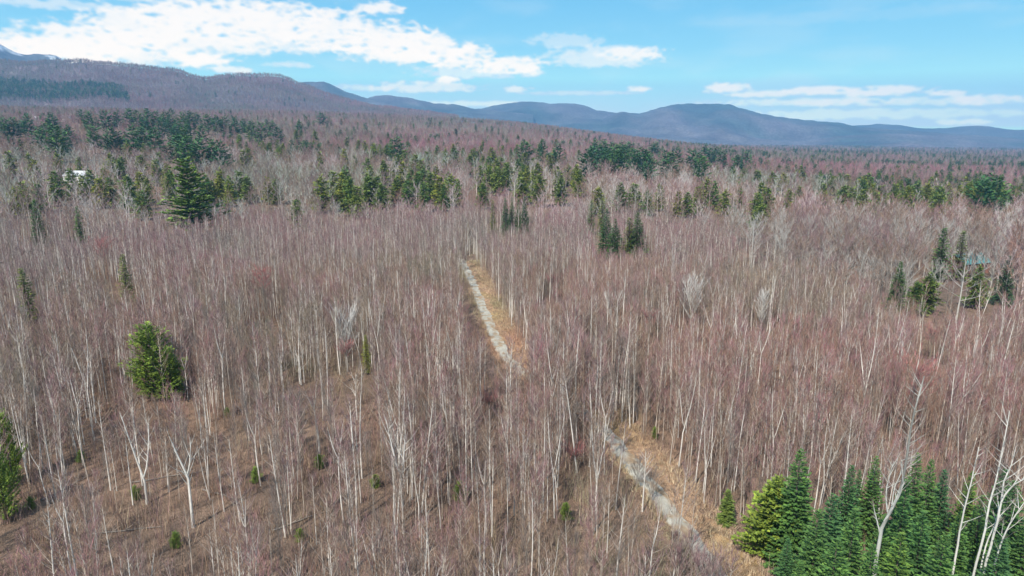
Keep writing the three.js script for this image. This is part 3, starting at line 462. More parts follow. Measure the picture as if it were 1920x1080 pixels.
tipAt('tiered', 1, 347, 298, 268, 'large white pine with tiered bright green boughs above the birches', undefined, .98); keep.push([300, 298, 392, 388, 290, .97]);

const hemBand = 'hemlocks along the edge behind the birch stand', hemMid = 'hemlocks scattered through the middle woods', pineRow = 'pines along the rising ground below the mauve hill', pineClump = 'pines of the isolated dark clump';
for (const [px, py, H] of [[15, 285, 21], [62, 300, 20], [105, 288, 21], [205, 288, 22], [222, 300, 19], [262, 292, 21], [290, 300, 20], [312, 308, 18], [130, 318, 20], [152, 328, 18], [185, 335, 18], [203, 335, 17], [40, 342, 18], [68, 345, 17], [22, 352, 17], [275, 335, 17], [428, 332, 19], [446, 322, 20], [410, 322, 20], [385, 330, 20], [372, 335, 18], [500, 332, 18], [516, 336, 17], [462, 330, 18], [600, 332, 22], [622, 322, 23], [640, 326, 23], [655, 336, 22], [668, 350, 19], [690, 325, 21], [706, 330, 21], [715, 345, 19], [742, 335, 18], [762, 340, 17], [783, 326, 21], [806, 324, 21], [793, 345, 18], [824, 332, 20], [846, 330, 20], [858, 338, 18], [833, 350, 16], [905, 345, 17], [555, 375, 17], [265, 360, 16], [1165, 345, 19], [1190, 345, 19], [1122, 352, 17], [1238, 346, 18], [1215, 358, 16], [1326, 336, 21], [1340, 341, 20], [1311, 350, 19], [1360, 358, 17], [1290, 362, 16], [1272, 360, 16], [1388, 352, 19], [1430, 343, 22], [1440, 352, 20], [1422, 366, 19], [1428, 385, 17], [1480, 356, 18], [1500, 350, 18], [1545, 345, 18]])
  tipOf('hemlock', 0, px, py, H, 'dark yellow-green hemlock behind the birch stand', hemBand, 0.85 + 0.3 * R0());
for (const [px, py] of [[672, 262], [684, 265], [700, 270], [712, 272], [720, 300], [745, 290], [765, 265], [778, 290], [790, 300], [800, 285], [820, 274], [835, 280], [850, 278], [890, 278], [905, 292], [900, 312], [925, 285], [940, 296], [952, 305], [966, 280], [970, 300], [988, 312], [1008, 305], [1000, 330], [978, 335], [1030, 290], [1065, 310], [1082, 310], [665, 292], [690, 298], [755, 305], [770, 318], [880, 292], [918, 310], [935, 315], [645, 280], [1012, 270], [1045, 312], [480, 262], [492, 265], [505, 268], [520, 262], [555, 245], [600, 285], [530, 270], [590, 245], [1345, 312], [1375, 318], [1395, 316], [1420, 320], [1450, 322], [1470, 325], [1495, 318], [1503, 312], [1540, 328], [1562, 330], [1590, 328], [1620, 330], [1635, 333], [1672, 330], [1690, 338], [1705, 335], [1725, 338], [1740, 345], [1752, 338], [1765, 352], [1780, 345], [1655, 348], [1600, 352], [1620, 355], [1700, 352], [1765, 365], [1645, 362], [1680, 345], [1800, 348], [1820, 345], [1835, 350], [1880, 345], [1900, 350], [1915, 345], [1850, 352]])
  tipOf('hemlock', 0, px, py, 17 + 5 * R0(), 'olive-green hemlock in the bare middle woods', hemMid, 0.85 + 0.35 * R0());
for (let k = 0; k < 105; k++) { const [x0, x1, y0, y1] = k < 30 ? [1560, 1925, 322, 352] : k < 80 ? [640, 1090, 258, 335] : [0, 560, 252, 342]; tipOf('hemlock', 0, lerp(x0, x1, R0()), lerp(y0, y1, R0()), 16 + 6 * R0(), 'olive-green hemlock in the bare middle woods', hemMid, 0.85 + 0.35 * R0()); }
for (const [px, py] of [[5, 222], [22, 222], [48, 215], [95, 214], [102, 240], [126, 236], [150, 206], [164, 211], [172, 237], [195, 208], [206, 240], [214, 246], [216, 210], [240, 204], [246, 236], [256, 208], [262, 240], [275, 206], [286, 240], [291, 209], [310, 211], [320, 204], [328, 236], [340, 211], [343, 240], [355, 209], [370, 213], [376, 237], [388, 215], [404, 217], [420, 220], [440, 222], [455, 224], [470, 228], [488, 231], [510, 227], [520, 240], [330, 222], [318, 222], [300, 222], [270, 222], [350, 225], [72, 240], [85, 232], [395, 262], [372, 262], [350, 258], [330, 255], [412, 266], [560, 228], [602, 212], [745, 258], [1046, 272], [1018, 262], [985, 268]])
  tipOf('pine', 0, px, py, 21 + 5 * R0(), 'blue-green pine below the mauve hill', pineRow, 0.9 + 0.35 * R0());
for (const [px, py] of [[1102, 282], [1110, 276], [1116, 262], [1124, 272], [1132, 264], [1140, 272], [1148, 268], [1156, 272], [1164, 267], [1172, 272], [1180, 268], [1186, 278], [1192, 282], [1202, 278], [1212, 282], [1224, 270], [1230, 268], [1218, 290], [1160, 282], [1135, 282], [1248, 282], [1258, 286], [1272, 277], [1300, 283], [1312, 290], [1322, 274], [1332, 277], [1344, 276], [1354, 284], [1318, 295], [1399, 286], [1384, 292], [1860, 326], [1872, 334], [1848, 338]])
  tipOf('pine', 0, px, py, 22 + 4 * R0(), 'dark green pine above bare pink woods', pineClump, 0.9 + 0.3 * R0());

house(1842, 278, 'house with teal metal roof half hidden by grey hardwoods', { w: 12, d: 8, h: 3.6, rh: 2.6, turn: 0.35, wall: [0.30, 0.14, 0.10], roof: [0.12, 0.36, 0.36], seams: true, chimney: true });
keep.push([1812, 452, 1868, 486, 270, .3]);
house(142, 520, 'white house in a clearing among hemlocks and bare woods', { w: 15, d: 8, h: 5, rh: 3, turn: -0.2, wall: [0.78, 0.77, 0.74], roof: [0.6, 0.6, 0.6], chimney: false });
keep.push([118, 292, 168, 318, 515, .95]);
house(88, 1180, 'small pale-roofed house at the foot of the dark wooded slope', { w: 18, d: 10, h: 5, rh: 4, turn: 0.3, wall: [0.7, 0.66, 0.62], roof: [0.62, 0.6, 0.6] });
house(133, 1240, 'small white house beside the row of pines below the hill', { w: 16, d: 10, h: 5, rh: 4, turn: -0.1, wall: [0.78, 0.77, 0.75], roof: [0.55, 0.55, 0.56] });

// ── single bare trees that the photo lets one pick out ──
function loneTree(name, label, t, x, z, turn = 0, leanZ = 0, group) {
  const g = thing(name, label, 'tree', group); g.position.set(x, height(x, z) - 0.05, z); g.rotation.y = turn; g.rotation.z = leanZ; const p = pair(t); part('trunk', p.trunk, M.bark, g); part('crown', p.crown, M.twig, g);
  const r = Math.hypot(x, z), [bx, by] = project(x, height(x, z), z), [ux, uy] = project(x, height(x, z) + t.h, z), hw = Math.abs(by - uy) * .22;
  keep.push([Math.min(bx, ux) - hw, uy, Math.max(bx, ux) + hw, lerp(by, uy, 0.25), r, 0.93]); return g;
}
function lone(px, py, r0, name, label, make, turn, group) { const q = ray(px, py), r = r0 / Math.cos(q.az), [x, z] = polar(q.az, r), H = CAM_H + r * q.tanEl - height(x, z); return loneTree(name, label, make(H), x, z, turn, 0, group); }
const fan = (seed, o = {}) => (H) => slimTree(seed, { h: H, r0: 0.16, bark: COL.greyPale, limb: [0.66, 0.63, 0.58], branches: 60, crown0: 0.22, up: 0.95, reach: 3.8, twigs: 13, twigL: 1.3, twigW: 0.042, twigC: [[0.66, 0.63, 0.58], [0.56, 0.53, 0.49], [0.72, 0.69, 0.64]], bend: .4, fork: .4, ...o });
const wide = (seed, o = {}) => (H) => broadTree(seed, { h: H, r0: 0.24, bark: COL.greyPale, limb: [0.50, 0.48, 0.43], limbs: 12, subs: 6, crown0: 0.3, up: 0.45, reach: H * 0.42, twigs: 6, twigL: 1.3, twigW: 0.04, twigC: COL.silver, ...o });
lone(645, 583, 122, 'bare_aspen_tree', 'broom-shaped silvery bare tree with a reddish shrub at its foot', fan(901));
lone(1300, 528, 150, 'bare_aspen_tree', 'silvery fan-crowned bare tree in the birch stand across the track', fan(911, { reach: 4.4 }));
lone(1432, 553, 149, 'bare_aspen_tree', 'narrow silvery feather-crowned bare tree in the birch stand', fan(921, { fork: 0, reach: 3.2, branches: 50 }));
lone(1150, 560, 150, 'bare_aspen_tree', 'pale loose-crowned bare tree rising between thin birches', fan(931, { reach: 3.6, branches: 34 }));
lone(1416, 403, 212, 'bare_maple_tree', 'tall dark-trunked bare tree with pale upswept limbs', wide(941, { reach: 5.2, up: .8, crown0: .35 }));
lone(1812, 472, 163, 'bare_maple_tree', 'big silver-limbed bare tree with a wide open crown', wide(951, { reach: 7.5, up: .35, bark: [0.58, 0.56, 0.5] }));
lone(748, 785, 69, 'birch_tree', 'stout white birch with a forked upswept crown in the foreground', (H) => slimTree(961, { h: H, r0: 0.17, bark: [0.75, 0.71, 0.65], limb: COL.white, branches: 26, crown0: .42, up: .85, reach: 3.0, twigs: 5, twigL: 1, twigW: .026, twigC: COL.mauve, bend: .5, fork: .5 }));
lone(560, 655, 115, 'birch_tree', 'thin birch with an open candelabra top above the hillside', (H) => slimTree(971, { h: H, r0: 0.12, bark: COL.white, branches: 20, crown0: .4, up: .7, reach: 2.4, twigs: 5, twigL: 1, twigW: .026, twigC: COL.brown, bend: .5 }));
lone(665, 700, 100, 'birch_tree', 'pale birch with spreading candelabra limbs near the foreground', (H) => slimTree(981, { h: H, r0: 0.12, bark: COL.white, branches: 22, crown0: .5, up: .7, reach: 2.8, twigs: 5, twigL: 1, twigW: .026, twigC: COL.brown, bend: .5 }));
lone(1210, 840, 74, 'birch_tree', 'slim white birch in front of the gravel track', (H) => slimTree(991, { h: H, r0: 0.11, bark: COL.white, branches: 18, crown0: .45, up: .8, reach: 1.6, twigs: 6, twigL: .8, twigW: .026, twigC: COL.mauve, bend: .4 }));
lone(340, 800, 70, 'birch_tree', 'heavy white birch with a peeling trunk on the leaf-littered slope', (H) => slimTree(996, { h: H, r0: 0.19, bark: [0.76, 0.73, 0.66], branches: 20, crown0: .4, up: .85, reach: 2.2, twigs: 7, twigL: .9, twigW: .026, twigC: COL.brown, bend: .7, fork: .55 }));
lone(252, 770, 75, 'birch_tree', 'double white birch with a vee-shaped fork on the slope', (H) => slimTree(999, { h: H, r0: 0.15, bark: [0.76, 0.73, 0.66], branches: 20, crown0: .4, up: .85, reach: 2.2, twigs: 7, twigL: .9, twigW: .026, twigC: COL.brown, bend: .7, fork: .3 }));
const maple = (seed, o = {}) => (H) => slimTree(seed, { h: H, r0: 0.1, bark: COL.grey, branches: 46, crown0: 0.6, up: 0.6, reach: 3.2, twigs: 24, twigL: .8, twigW: 0.045, twigC: COL.red, bend: .4, spread: .9, ...o });
for (const [px, py, r, s, l] of [[188, 452, 196, 1, 'red-budded maple crown glowing above the brown birch stand'], [490, 504, 152, .7, 'small red-budded maple on the cedar side of the track'], [1722, 686, 92, 1, 'red-budded maple top beside the leaning pale tree'], [648, 648, 120, .5, 'red-twigged shrub-like maple under the broom-shaped silvery tree'], [915, 752, 103, .6, 'small reddish maple top beside the hidden bend of the track'], [1036, 520, 172, .6, 'reddish maple top just across the track from the gravel bend'], [1218, 590, 140, .6, 'reddish maple among thin birches across the track'], [1750, 620, 130, .5, 'faint red maple crown below the silver-limbed tree'], [1080, 850, 84, .5, 'reddish young maple in front of the orange verge']])
  lone(px, py, r, 'red_maple_tree', l, maple(1200 + px, { reach: 3.6 * s + .6, twigs: s > .65 ? 20 : 12, twigC: s > .65 ? COL.red : COL.red.concat(COL.pink) }));

for (const [px, py, r] of [[1285, 1025, 60], [1300, 1010, 61], [1318, 1035, 58], [1335, 1045, 58], [1352, 1040, 60], [1272, 1040, 59], [1372, 1050, 57], [1310, 1052, 56], [1340, 1060, 55], [1225, 890, 76], [1195, 880, 79], [1268, 1000, 62]])
  lone(px, py, r, 'young_hardwood_tree', 'short grey twiggy sapling in front of the gravel track near the verge', (H) => slimTree(2000 + px, { h: Math.max(4, H), r0: .05, bark: COL.pale, branches: 26, crown0: .15, up: .9, reach: 1.9, twigs: 14, twigL: 1, twigW: .032, twigC: px % 2 ? COL.greyTwig : COL.mauve, bend: .8 }), 0, 'short saplings in front of the track');

// trees drawn stem by stem: pixels of the stem on an upright plane at their distance from the camera
function stemTree(name, label, stems, rz, bark, twigC, twigN) {
  const q0 = ray(...stems[0].pts[0]), r = rz / Math.cos(q0.az), [bx, bz] = polar(q0.az, r), by = height(bx, bz), g = thing(name, label, 'tree'); g.position.set(bx, by, bz);
  const rr = mulberry(Math.floor(bx * 100)), T = new Geo(), C = new Geo();
  stems.forEach((st, si) => {
    const v = st.pts.map(([px, py], k) => { const q = ray(px, py), d = r + (st.dz ?? 0) * k / st.pts.length, [x, z] = polar(q.az, d); return new THREE.Vector3(x - bx, CAM_H + d * q.tanEl - by, z - bz); });
    if (!st.limb) v[0].y = -0.1;
    const cv = new THREE.CatmullRomCurve3(v), n = 14, pts = [], rad = [];
    for (let k = 0; k <= n; k++) { const p = cv.getPoint(k / n); const w = k && k < n ? 0.05 : 0; pts.push([p.x + (rr() - .5) * w, p.y, p.z + (rr() - .5) * w]); rad.push(lerp(st.r, st.end ?? 0.02, k / n)); }
    T.tube(pts, rad, 7, (t) => { const k = 0.8 + .35 * rr(); const dark = rr() < (st.dark ?? 0) * smooth(.3, .6, t) ? 0.45 : 1; return bark.map((b) => b * k * dark); });
    const nb = st.b ?? 10;
    for (let i = 0; i < nb; i++) {
      const t = lerp(st.b0 ?? .35, .97, (i + rr()) / nb), p = cv.getPoint(t), th = rr() * 6.283, L = (st.reach ?? 2.2) * (0.4 + rr()) * (1.2 - t * .6), up = .5 + .5 * rr(), f = (k) => [p.x + Math.cos(th) * L * k * Math.cos(up), p.y + L * k * Math.sin(up) + .15 * L * k * k, p.z + Math.sin(th) * L * k * Math.cos(up)];
      T.tube([f(0), f(.5), f(1)], [0.03, 0.019, 0.006], 4, tint(bark, rr, .2));
      twigs(C, rr, (u) => f(.3 + .7 * u), [Math.cos(th), .7, Math.sin(th)], twigN, .8, .026, twigC, .7);
    }
  });
  part('trunk', T.build(), M.bark, g); part('crown', C.build(), M.twig, g); return g;
}
stemTree('poplar_tree', 'big leaning pale poplar with a broken fork rising over the firs', [
  { pts: [[1634, 1150], [1640, 1070], [1648, 1020], [1655, 985], [1668, 962], [1682, 935], [1694, 895], [1702, 850], [1708, 800], [1720, 750], [1733, 705]], r: 0.19, end: 0.05, dark: .7, b: 26, b0: .6, reach: 2.2 },
  { pts: [[1658, 978], [1672, 955], [1688, 925], [1694, 905]], r: 0.10, end: 0.04, limb: 1, dz: -.8, b: 6 }, { pts: [[1650, 1000], [1644, 975], [1640, 960], [1638, 950]], r: 0.08, limb: 1, b: 3, reach: .8 }, { pts: [[1664, 960], [1662, 920], [1668, 890], [1676, 865]], r: 0.07, limb: 1, b: 6 }, { pts: [[1672, 950], [1676, 920], [1690, 880], [1690, 862]], r: 0.06, limb: 1, b: 6, dz: 1 }], 54, [0.50, 0.50, 0.45], COL.greyTwig, 10);
stemTree('birch_tree', 'slender white birch leaning over the firs beside the leaning poplar', [{ pts: [[1778, 1125], [1790, 1050], [1802, 985], [1813, 935], [1826, 880], [1835, 838]], r: 0.11, end: .03, b: 16, reach: 1.8 }], 56, [0.70, 0.68, 0.61], COL.greyTwig, 10);
stemTree('birch_tree', 'multi-stemmed white birch clump spreading above the firs', [
  { pts: [[1812, 1150], [1824, 1080], [1846, 1000], [1855, 945], [1868, 900], [1880, 840], [1893, 770]], r: 0.125, end: .03, b: 18, reach: 2 }, { pts: [[1836, 1140], [1848, 1060], [1868, 985], [1880, 935], [1898, 912], [1925, 895]], r: 0.125, end: .04, b: 14, reach: 2, dz: -1 }, { pts: [[1850, 1120], [1864, 1060], [1880, 1010], [1905, 965], [1930, 930]], r: 0.10, end: .03, b: 12, dz: -1 }, { pts: [[1878, 940], [1882, 905], [1896, 870], [1902, 850]], r: 0.09, limb: 1, b: 8 }, { pts: [[1840, 1090], [1846, 1030], [1870, 970], [1872, 940]], r: 0.09, b: 4, dz: 1 }], 54, [0.72, 0.70, 0.63], COL.greyTwig, 10);

// ───────────────────────── the young stand ─────────────────────────
const standEdge = (px) => { const k = [[-400, 262], [0, 258], [300, 262], [700, 285], [960, 300], [1250, 282], [1400, 235], [1520, 195], [1700, 168], [1920, 150], [2400, 145]]; let i = 0; while (i < k.length - 2 && k[i + 1][0] < px) i++; return lerp(k[i][1], k[i + 1][1], clamp((px - k[i][0]) / (k[i + 1][0] - k[i][0]), 0, 1)); };
function blocked(x, z, H, hw, rnd, r) {
  const y = height(x, z), [bx, by] = project(x, y, z), [ux, uy] = project(x, y + H, z), pw = hw * FOCAL / Math.max(20, r);
  const lo = Math.min(bx, ux) - pw, hi = Math.max(bx, ux) + pw;
  for (const k of keep) if (r < k[4] - 1.5 && lo < k[2] && hi > k[0] && uy < k[3] && by > k[1] && rnd() < k[5]) return true;
  return false;
}
function clearOf(x, z, r) { if (r > 330) return true; let best = 1e9, side = 0; for (let i = 0; i < trackSamples.length - 1; i += 2) { const q = trackSamples[i], d = (q.x - x) ** 2 + (q.z - z) ** 2; if (d < best) { best = d; const n = trackSamples[i + 1]; side = (n.x - q.x) * (z - q.z) - (n.z - q.z) * (x - q.x); } } const d = Math.sqrt(best); if (z < -97 && z > -127) return d > 1.3; return side > 0 ? d > 4.4 : d > 1.8; }
const sideOf = (x, z) => { let best = 1e9, side = 0; for (let i = 0; i < trackSamples.length - 1; i += 4) { const q = trackSamples[i], d = (q.x - x) ** 2 + (q.z - z) ** 2; if (d < best) { best = d; const n = trackSamples[i + 1]; side = (n.x - q.x) * (z - q.z) - (n.z - q.z) * (x - q.x); } } return side > 0; };
const rs = mulberry(4242);
const stand = { birch: [], pole: [] }, brush = [];
{
  const cell = 1.5;
  for (let gz = -34; gz > -318; gz -= cell) for (let gx = -260; gx < 260; gx += cell) {
    const x = gx + (rs() - .5) * cell * 1.1, z = gz + (rs() - .5) * cell * 1.1, r = Math.hypot(x, z), a = Math.atan2(x, -z);
    if (r < 36 || Math.abs(a) > 0.80) { rs(); continue; }
    const px = 960 + FOCAL * Math.tan(a) / cp;
    if (r * Math.cos(a) > standEdge(px) * (1 + 0.08 * noise(a * 14, 1.7, 2))) continue;
    if (!clearOf(x, z, r)) continue;
    const open = fbm(x / 26, z / 26, 7.7, 3), dens = 0.66 + 0.55 * open + (px < 700 && r < 120 ? -0.08 : 0.04) - (px > 1420 && -z < 70 ? 1.0 : 0) - (r > 170 ? .16 : 0);
    const sc = 0.58 + 0.46 * rs() + 0.2 * fbm(x / 40, z / 40, 3, 2);
    if (rs() < 0.5) brush.push([x + rs(), z + rs(), 0.5 + rs()]);
    if (rs() > dens + (x > -6 && x < 22 && z < -86 && z > -128 ? .45 : 0)) continue;
    const screen = x > -6 && x < 22 && z < -86 && z > -128;
    const kind = rs() < 0.33 + 0.4 * fbm(x / 35, z / 35, 1.4, 2) ? 'birch' : 'pole';
    if (blocked(x, z, 13.5 * sc, 1.1, rs, r)) continue;
    stand[kind].push([x, z, screen ? sc * 1.22 : sc, rs() * 6.283, (rs() - .5) * (rs() < .12 ? .34 : .12), (rs() - .5) * (rs() < .12 ? .34 : .12), r, px]);
  }
}
const tintOf = (x, z, rnd) => { const p = fbm(x / 34, z / 34, 12.3, 3), q = fbm(x / 15, z / 15, 21, 2), k = 0.84 + 0.36 * rnd() + q * .5; const o = fbm(x / 22, z / 22, 33, 2); return [k * (1.02 + p * .42 - o * .22), k * (1 - p * .10 + o * .10), k * (1 + p * .10 - o * .12 + q * .12)]; };
const dummy = new THREE.Object3D();
function addCopies(parent, name, geos, mat, list, col) {
  geos.forEach((geo, gi) => {
    const mine = list.filter((_, i) => i % geos.length === gi); if (!mine.length) return;
    const im = new THREE.InstancedMesh(geo, mat, mine.length); im.name = name; im.castShadow = im.receiveShadow = true;
    mine.forEach((e, i) => { dummy.position.set(e.x, e.y, e.z); dummy.rotation.set(e.rx ?? 0, e.ry ?? 0, e.rz ?? 0); dummy.scale.set(e.s * (e.w ?? 1), e.s, e.s * (e.w ?? 1)); dummy.updateMatrix(); im.setMatrixAt(i, dummy.matrix); im.setColorAt(i, new THREE.Color().setRGB(...e.c)); });
    parent.add(im);
  });
}
function stuff(name, label, category) { const g = new THREE.Group(); g.name = numbered(name); g.userData = { kind: 'stuff', label, category }; scene.add(g); return g; }
const standInfo = {
  birch: { name: 'birch_tree', what: 'bare birch', rest: 'white-stemmed birches massed farther back in the young stand' },
  pole: { name: 'young_hardwood_tree', what: 'bare young hardwood', rest: 'thin mauve-twigged young hardwoods massed farther back in the stand' },
};
for (const kind of ['birch', 'pole']) {
  const list = stand[kind].sort((a, b) => a[6] - b[6]), near = seeds(9, kind === 'birch' ? 3000 : 5000).map((s) => pair(slimKinds[kind](s, 0))), info = standInfo[kind];
  const mid = seeds(8, kind === 'birch' ? 3000 : 5000).map((s) => pair(slimKinds[kind](s, 0))), far = seeds(8, kind === 'birch' ? 3600 : 5600).map((s) => pair(slimKinds[kind](s, 1)));
  let n = 0; const restMid = [], restFar = [];
  for (const [x, z, sc, ry, rx, rz, r, px] of list) {
    const y = height(x, z) - .05, [tx, ty] = project(x, y + 12 * sc, z), [bx, by] = project(x, y + 3, z);
    if (n < 300 && tx > 4 && tx < 1916 && ty < 1030 && r > 48) {
      const v = near[n % near.length], by2 = trackDist(x, z) < 9 ? 'beside the track near ' : 'nearest ', phrase = by2 + nearest(x, z), t = thing(info.name, `${v.look} ${info.what} ${phrase}`, 'tree', `${v.look} ${info.what} trees ${phrase}`);
      t.position.set(x, y, z); t.rotation.set(rx, ry, rz); t.scale.setScalar(sc); part('trunk', v.trunk, M.bark, t); part('crown', v.crown, M.twig, t); n++;
    } else (r < 190 ? restMid : restFar).push({ x, y, z, s: sc, ry, rx, rz, c: tintOf(x, z, rs) });
  }
  const st = stuff('young_stand', info.rest, 'woods'); for (const [vs, list2] of [[mid, restMid], [far, restFar]]) {
    addCopies(st, 'crowns', vs.map((v) => v.crown), M.twig, list2);
    addCopies(st, 'trunks', vs.map((v) => v.trunk), M.bark, list2.map((e) => { const k = 0.92 + 0.34 * rs(); return { ...e, c: [k, k, k] }; }));
  }
  console.log(kind, list.length, n);
}
{ // brush under the trees
  const geos = seeds(5, 8000).map((s) => { const r = mulberry(s), g = new Geo(); for (let i = 0; i < 26; i++) { const a = r() * 6.28, d = r() * .9, h = 1 + 2.6 * r(), lx = (r() - .5) * h * .6, lz = (r() - .5) * h * .6, c = tint([COL.brown[0], COL.brown[2], COL.mauve[2], [0.42, 0.33, 0.22]][Math.floor(r() * 4)], r, .3), w = 0.014 + .01 * r(), x = Math.cos(a) * d, z = Math.sin(a) * d, b = r() * 6.28; g.tri([x - Math.cos(b) * w, 0, z - Math.sin(b) * w], [x + Math.cos(b) * w, 0, z + Math.sin(b) * w], [x + lx, h, z + lz], c); } return g.build(); });
  const st = stuff('undergrowth', 'tangle of thin brown saplings and brush on the forest floor', 'brush');
  addCopies(st, 'brush', geos, M.twig, brush.filter(([x, z]) => !blockedLow(x, z)).map(([x, z, s]) => ({ x, y: height(x, z), z, s, ry: rs() * 6.28, c: tintOf(x, z, rs) })));
}
{
  const geos = seeds(4, 8800).map((s) => { const r = mulberry(s), g = new Geo(); for (let i = 0; i < 16; i++) { const a = r() * 6.28, d = r() * .35, h = .25 + .5 * r(), lx = (r() - .5) * .8, lz = (r() - .5) * .8, c = tint([[0.50, 0.36, 0.23], [0.40, 0.27, 0.175], [0.56, 0.42, 0.27], [0.30, 0.20, 0.14]][Math.floor(r() * 4)], r, .2), w = .03, b = r() * 6.28, x = Math.cos(a) * d, z = Math.sin(a) * d; g.tri([x - Math.cos(b) * w, 0, z - Math.sin(b) * w], [x + Math.cos(b) * w, 0, z + Math.sin(b) * w], [x + lx, h, z + lz], c); } return g.build(); });
  const list = [], rg = mulberry(61);
  for (let i = 0; i < 3600; i++) { const t = rg() * .97, q = trackCurve.getPointAt(t), d = trackCurve.getTangentAt(t), side = rg() < .72, w = side ? 1.2 + 4.6 * Math.sqrt(rg()) : -1.5 - 1.6 * rg() * rg(), x = q.x - d.z * w, z = q.z + d.x * w; list.push({ x, y: height(x, z), z, s: .5 + rg(), ry: rg() * 6.28, c: tintOf(x, z, rg) }); }
  addCopies(stuff('dead_grass', 'tufts of dry tan grass along the gravel track verge', 'grass'), 'grass', geos, M.twig, list);
}
function blockedLow(x, z) { const r = Math.hypot(x, z); return r < 330 && !clearOf(x, z, r); }

{ // fallen stems on the open slope
  const rf = mulberry(314);
  for (const [px, py, len, turn] of [[90, 800, 7, .5], [165, 770, 6, .9], [310, 900, 8, .35], [420, 935, 7, -.4], [560, 985, 6, .7], [130, 915, 7, 1.2], [1640, 745, 7, .1], [235, 1000, 8, .2]]) {
    const q = ray(px, py), r = CAM_H / -q.tanEl, [x, z] = polar(q.az, r), t = thing('fallen_trunk', 'grey fallen trunk lying on leaf litter, closest to ' + nearest(x, z), 'log', 'fallen trunks closest to ' + nearest(x, z)); t.position.set(x, height(x, z) + .1, z); t.rotation.y = turn;
    const g = new Geo(), pts = [], rad = []; for (let k = 0; k <= 6; k++) { const X = (k / 6 - .5) * len, gx = x + Math.cos(turn) * X, gz = z - Math.sin(turn) * X; pts.push([X, height(gx, gz) - height(x, z) + .06, (rf() - .5) * .25]); rad.push(lerp(.11, .04, k / 6)); } g.tube(pts, rad, 6, () => tint(COL.grey, rf, .25)); part('trunk', g.build(), M.bark, t);
    const b = new Geo(); for (let k = 0; k < 9; k++) { const p = pts[2 + Math.floor(rf() * 5)], a = rf() * 6.28; b.tube([p, [p[0] + .5 + rf(), p[1] + .4 + rf() * .9, p[2] + Math.cos(a) * 1.2]], [.025, .006], 3, tint(COL.pale, rf, .2)); } part('branches', b.build(), M.bark, t);
  }
}

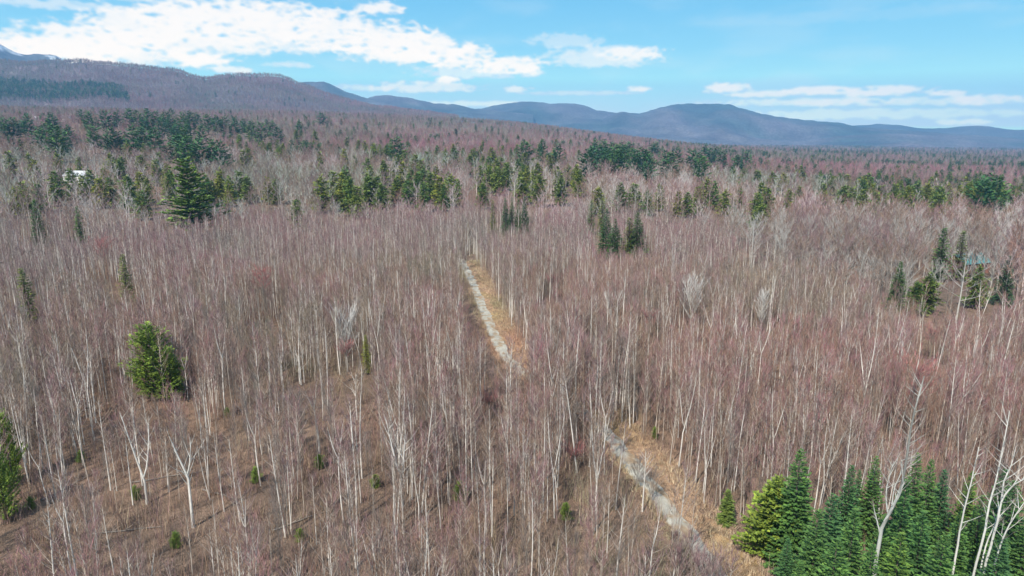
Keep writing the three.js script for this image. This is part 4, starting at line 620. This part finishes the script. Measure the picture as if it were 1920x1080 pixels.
// ───────────────────────── the older woods beyond ─────────────────────────
{
  const rb = mulberry(999), list = [], far = [];
  for (let r = 140; r < 620;) {
    const dr = r < 330 ? 5.2 : 7; r += dr * (0.6 + .4 * rb());
    for (let a = -0.78; a < 0.78; a += dr / r) {
      const az = a + (rb() - .5) * dr / r, rr = r + (rb() - .5) * dr, px = 960 + FOCAL * Math.tan(az) / cp, [x, z] = polar(az, rr);
      if (rr * Math.cos(az) < standEdge(px) * 1.0 || rb() < 0.12) continue;
      const sc = (0.56 + 0.34 * rb()) * (rr < 330 ? (px > 1380 ? 1.08 : 0.92) : 1), edge = rr < standEdge(px) * 1.25 ? .85 : 1;
      if (blocked(x, z, 18 * sc, 2.2, rb, rr)) continue;
      list.push({ x, z, y: height(x, z) - .1, s: sc * edge, ry: rb() * 6.28, r: rr, px, c: tintOf(x * .3, z * .3, rb) });
    }
  }
  list.sort((p, q) => p.r - q.r);
  const near = seeds(9, 7000).map((s) => pair(broadKind(s, 0))), lods = seeds(8, 7000).map((s) => both(broadKind(s, 1)));
  let n = 0; const rest = [];
  for (const e of list) {
    if (n < 300 && e.px > 10 && e.px < 1910) {
      const v = near[Math.floor(rb() * near.length)], phrase = 'older bare hardwood closest to ' + nearest(e.x, e.z), t = thing('bare_hardwood_tree', v.look + ' ' + phrase, 'tree', v.look + ' ' + phrase.replace('hardwood', 'hardwoods'));
      t.position.set(e.x, e.y, e.z); t.rotation.y = e.ry; t.scale.setScalar(e.s); part('trunk', v.trunk, M.bark, t); part('crown', v.crown, M.twig, t); n++;
    } else rest.push(e);
  }
  const st = stuff('bare_woods', 'grey and mauve bare hardwoods filling the middle distance', 'woods'); addCopies(st, 'trees', lods, M.twig, rest);
  console.log('older', list.length, n);
  // far woods: smaller copies of detail, thinner spacing as the line of sight flattens
  const farGeo = seeds(6, 9100).map((s) => { const r = mulberry(s), g = new Geo(), H = 15 + 4 * r(), cols = [COL.mauve, COL.pink, COL.greyTwig, COL.mauve, COL.brown, COL.greyTwig][(s / 17 | 0) % 6]; g.tube([[0, 0, 0], [0, H * .7, 0]], [.2, .1], 3, COL.grey); for (let i = 0; i < 120; i++) { const u = r(), th = r() * 6.28, y = H * (.38 + .5 * u), R = 3.6 * Math.sin(Math.PI * (.2 + .75 * u)) * Math.sqrt(r()), w = .06 + .05 * r(), b = r() * 6.28, c = tint(cols[i % cols.length], r, .25); g.tri([Math.cos(th) * R * .5 - Math.cos(b) * w, y, Math.sin(th) * R * .5 - Math.sin(b) * w], [Math.cos(th) * R * .5 + Math.cos(b) * w, y, Math.sin(th) * R * .5 + Math.sin(b) * w], [Math.cos(th) * R * 1.3, y + 1.5 + 1.8 * r(), Math.sin(th) * R * 1.3], c); } return g.build(); });
  const conFar = ['fir', 'hemlock', 'pine'].flatMap((k) => seeds(2, 9500).map((s) => { const o = coniferKinds[k](s, 0); return both(o); }));
  const conList = [], hillList = [], hillCon = [];
  for (let r = 610; r < 5200;) {
    const dr = r < 1200 ? 9 : r < 2400 ? 14 : 24; r += dr;
    for (let a = -0.74; a < 0.74; a += dr / r) {
      const az = a + (rb() - .5) * dr / r, rr = r + (rb() - .5) * dr, px = 960 + FOCAL * Math.tan(az) / cp, [x, z] = polar(az, rr);
      if (rr > 2400 && px < 900) continue;
      const field = fbm(x / 260, z / 900, 31, 2) > 0.24 && rr > 1900 && px > 1250; if (field) continue;
      if (rr < 1260 && blocked(x, z, 15, 3, rb, rr)) continue;
      const cn = fbm(x / 160, z / 220, 17, 3), con = rb() < 0.07 + (px > 1250 && rr > 900 || px > 1380 ? .08 + .62 * smooth(.02, .24, cn) : .22 * smooth(.12, .35, cn));
      const e = { x, z, y: height(x, z) - .2, s: 0.66 + .36 * rb(), ry: rb() * 6.28, c: tintOf(x * .12, z * .12, rb) };
      if (con) { e.s = (0.8 + .5 * rb()); const kc = .6 + .4 * rb(); e.c = [kc * .85, kc, kc]; conList.push(e); } else far.push(e);
    }
  }
  addCopies(stuff('distant_bare_woods', 'far mauve-grey bare woods spreading to the foot of the hills', 'woods'), 'trees', farGeo, M.twig, far);
  const capped = conList.map((e, i) => { const k = i % conFar.length; if (k >= 2) e.s *= .62; if (k >= 4) e.s *= .85; return e; });
  addCopies(stuff('distant_conifers', 'small dark conifers dotted through the far bare woods', 'woods'), 'conifers', conFar, M.needle, capped);
  // woods on the hill
  for (let i = 0; i < 42000; i++) {
    const u = 0.30 + 0.70 * rb(), s = -1 + 1.03 * rb(); const [x, y, z] = hillSurf(u, s), px = lerp(-900, 860, u), [, py] = project(x, y, z);
    const pn = fbm(x / 150, z / 150, 44, 4) * 60, patch = px < 225 + pn && py > 154 + pn * .35 + Math.max(0, px - 60) * .08 && py < 190 + pn * .3;
    const e = { x, y: y - .5, z, s: 0.85 + .5 * rb(), ry: rb() * 6.28, c: tintOf(x * .08, z * .08, rb) };
    if ((patch && rb() < .7) || rb() < .012) { e.s = .6 + .3 * rb(); e.c = [1, 1, 1]; hillCon.push(e); } else hillList.push(e);
  }
  addCopies(stuff('hillside_woods', 'bare mauve woods covering the long hill', 'woods'), 'trees', farGeo, M.twig, hillList);
  addCopies(stuff('hillside_conifers', 'dark green conifer patch on the lower slope of the mauve hill', 'woods'), 'conifers', conFar.slice(2), M.needle, hillCon);
  console.log('far', far.length, conList.length, hillList.length, hillCon.length);
}

renderer.render(scene, camera);
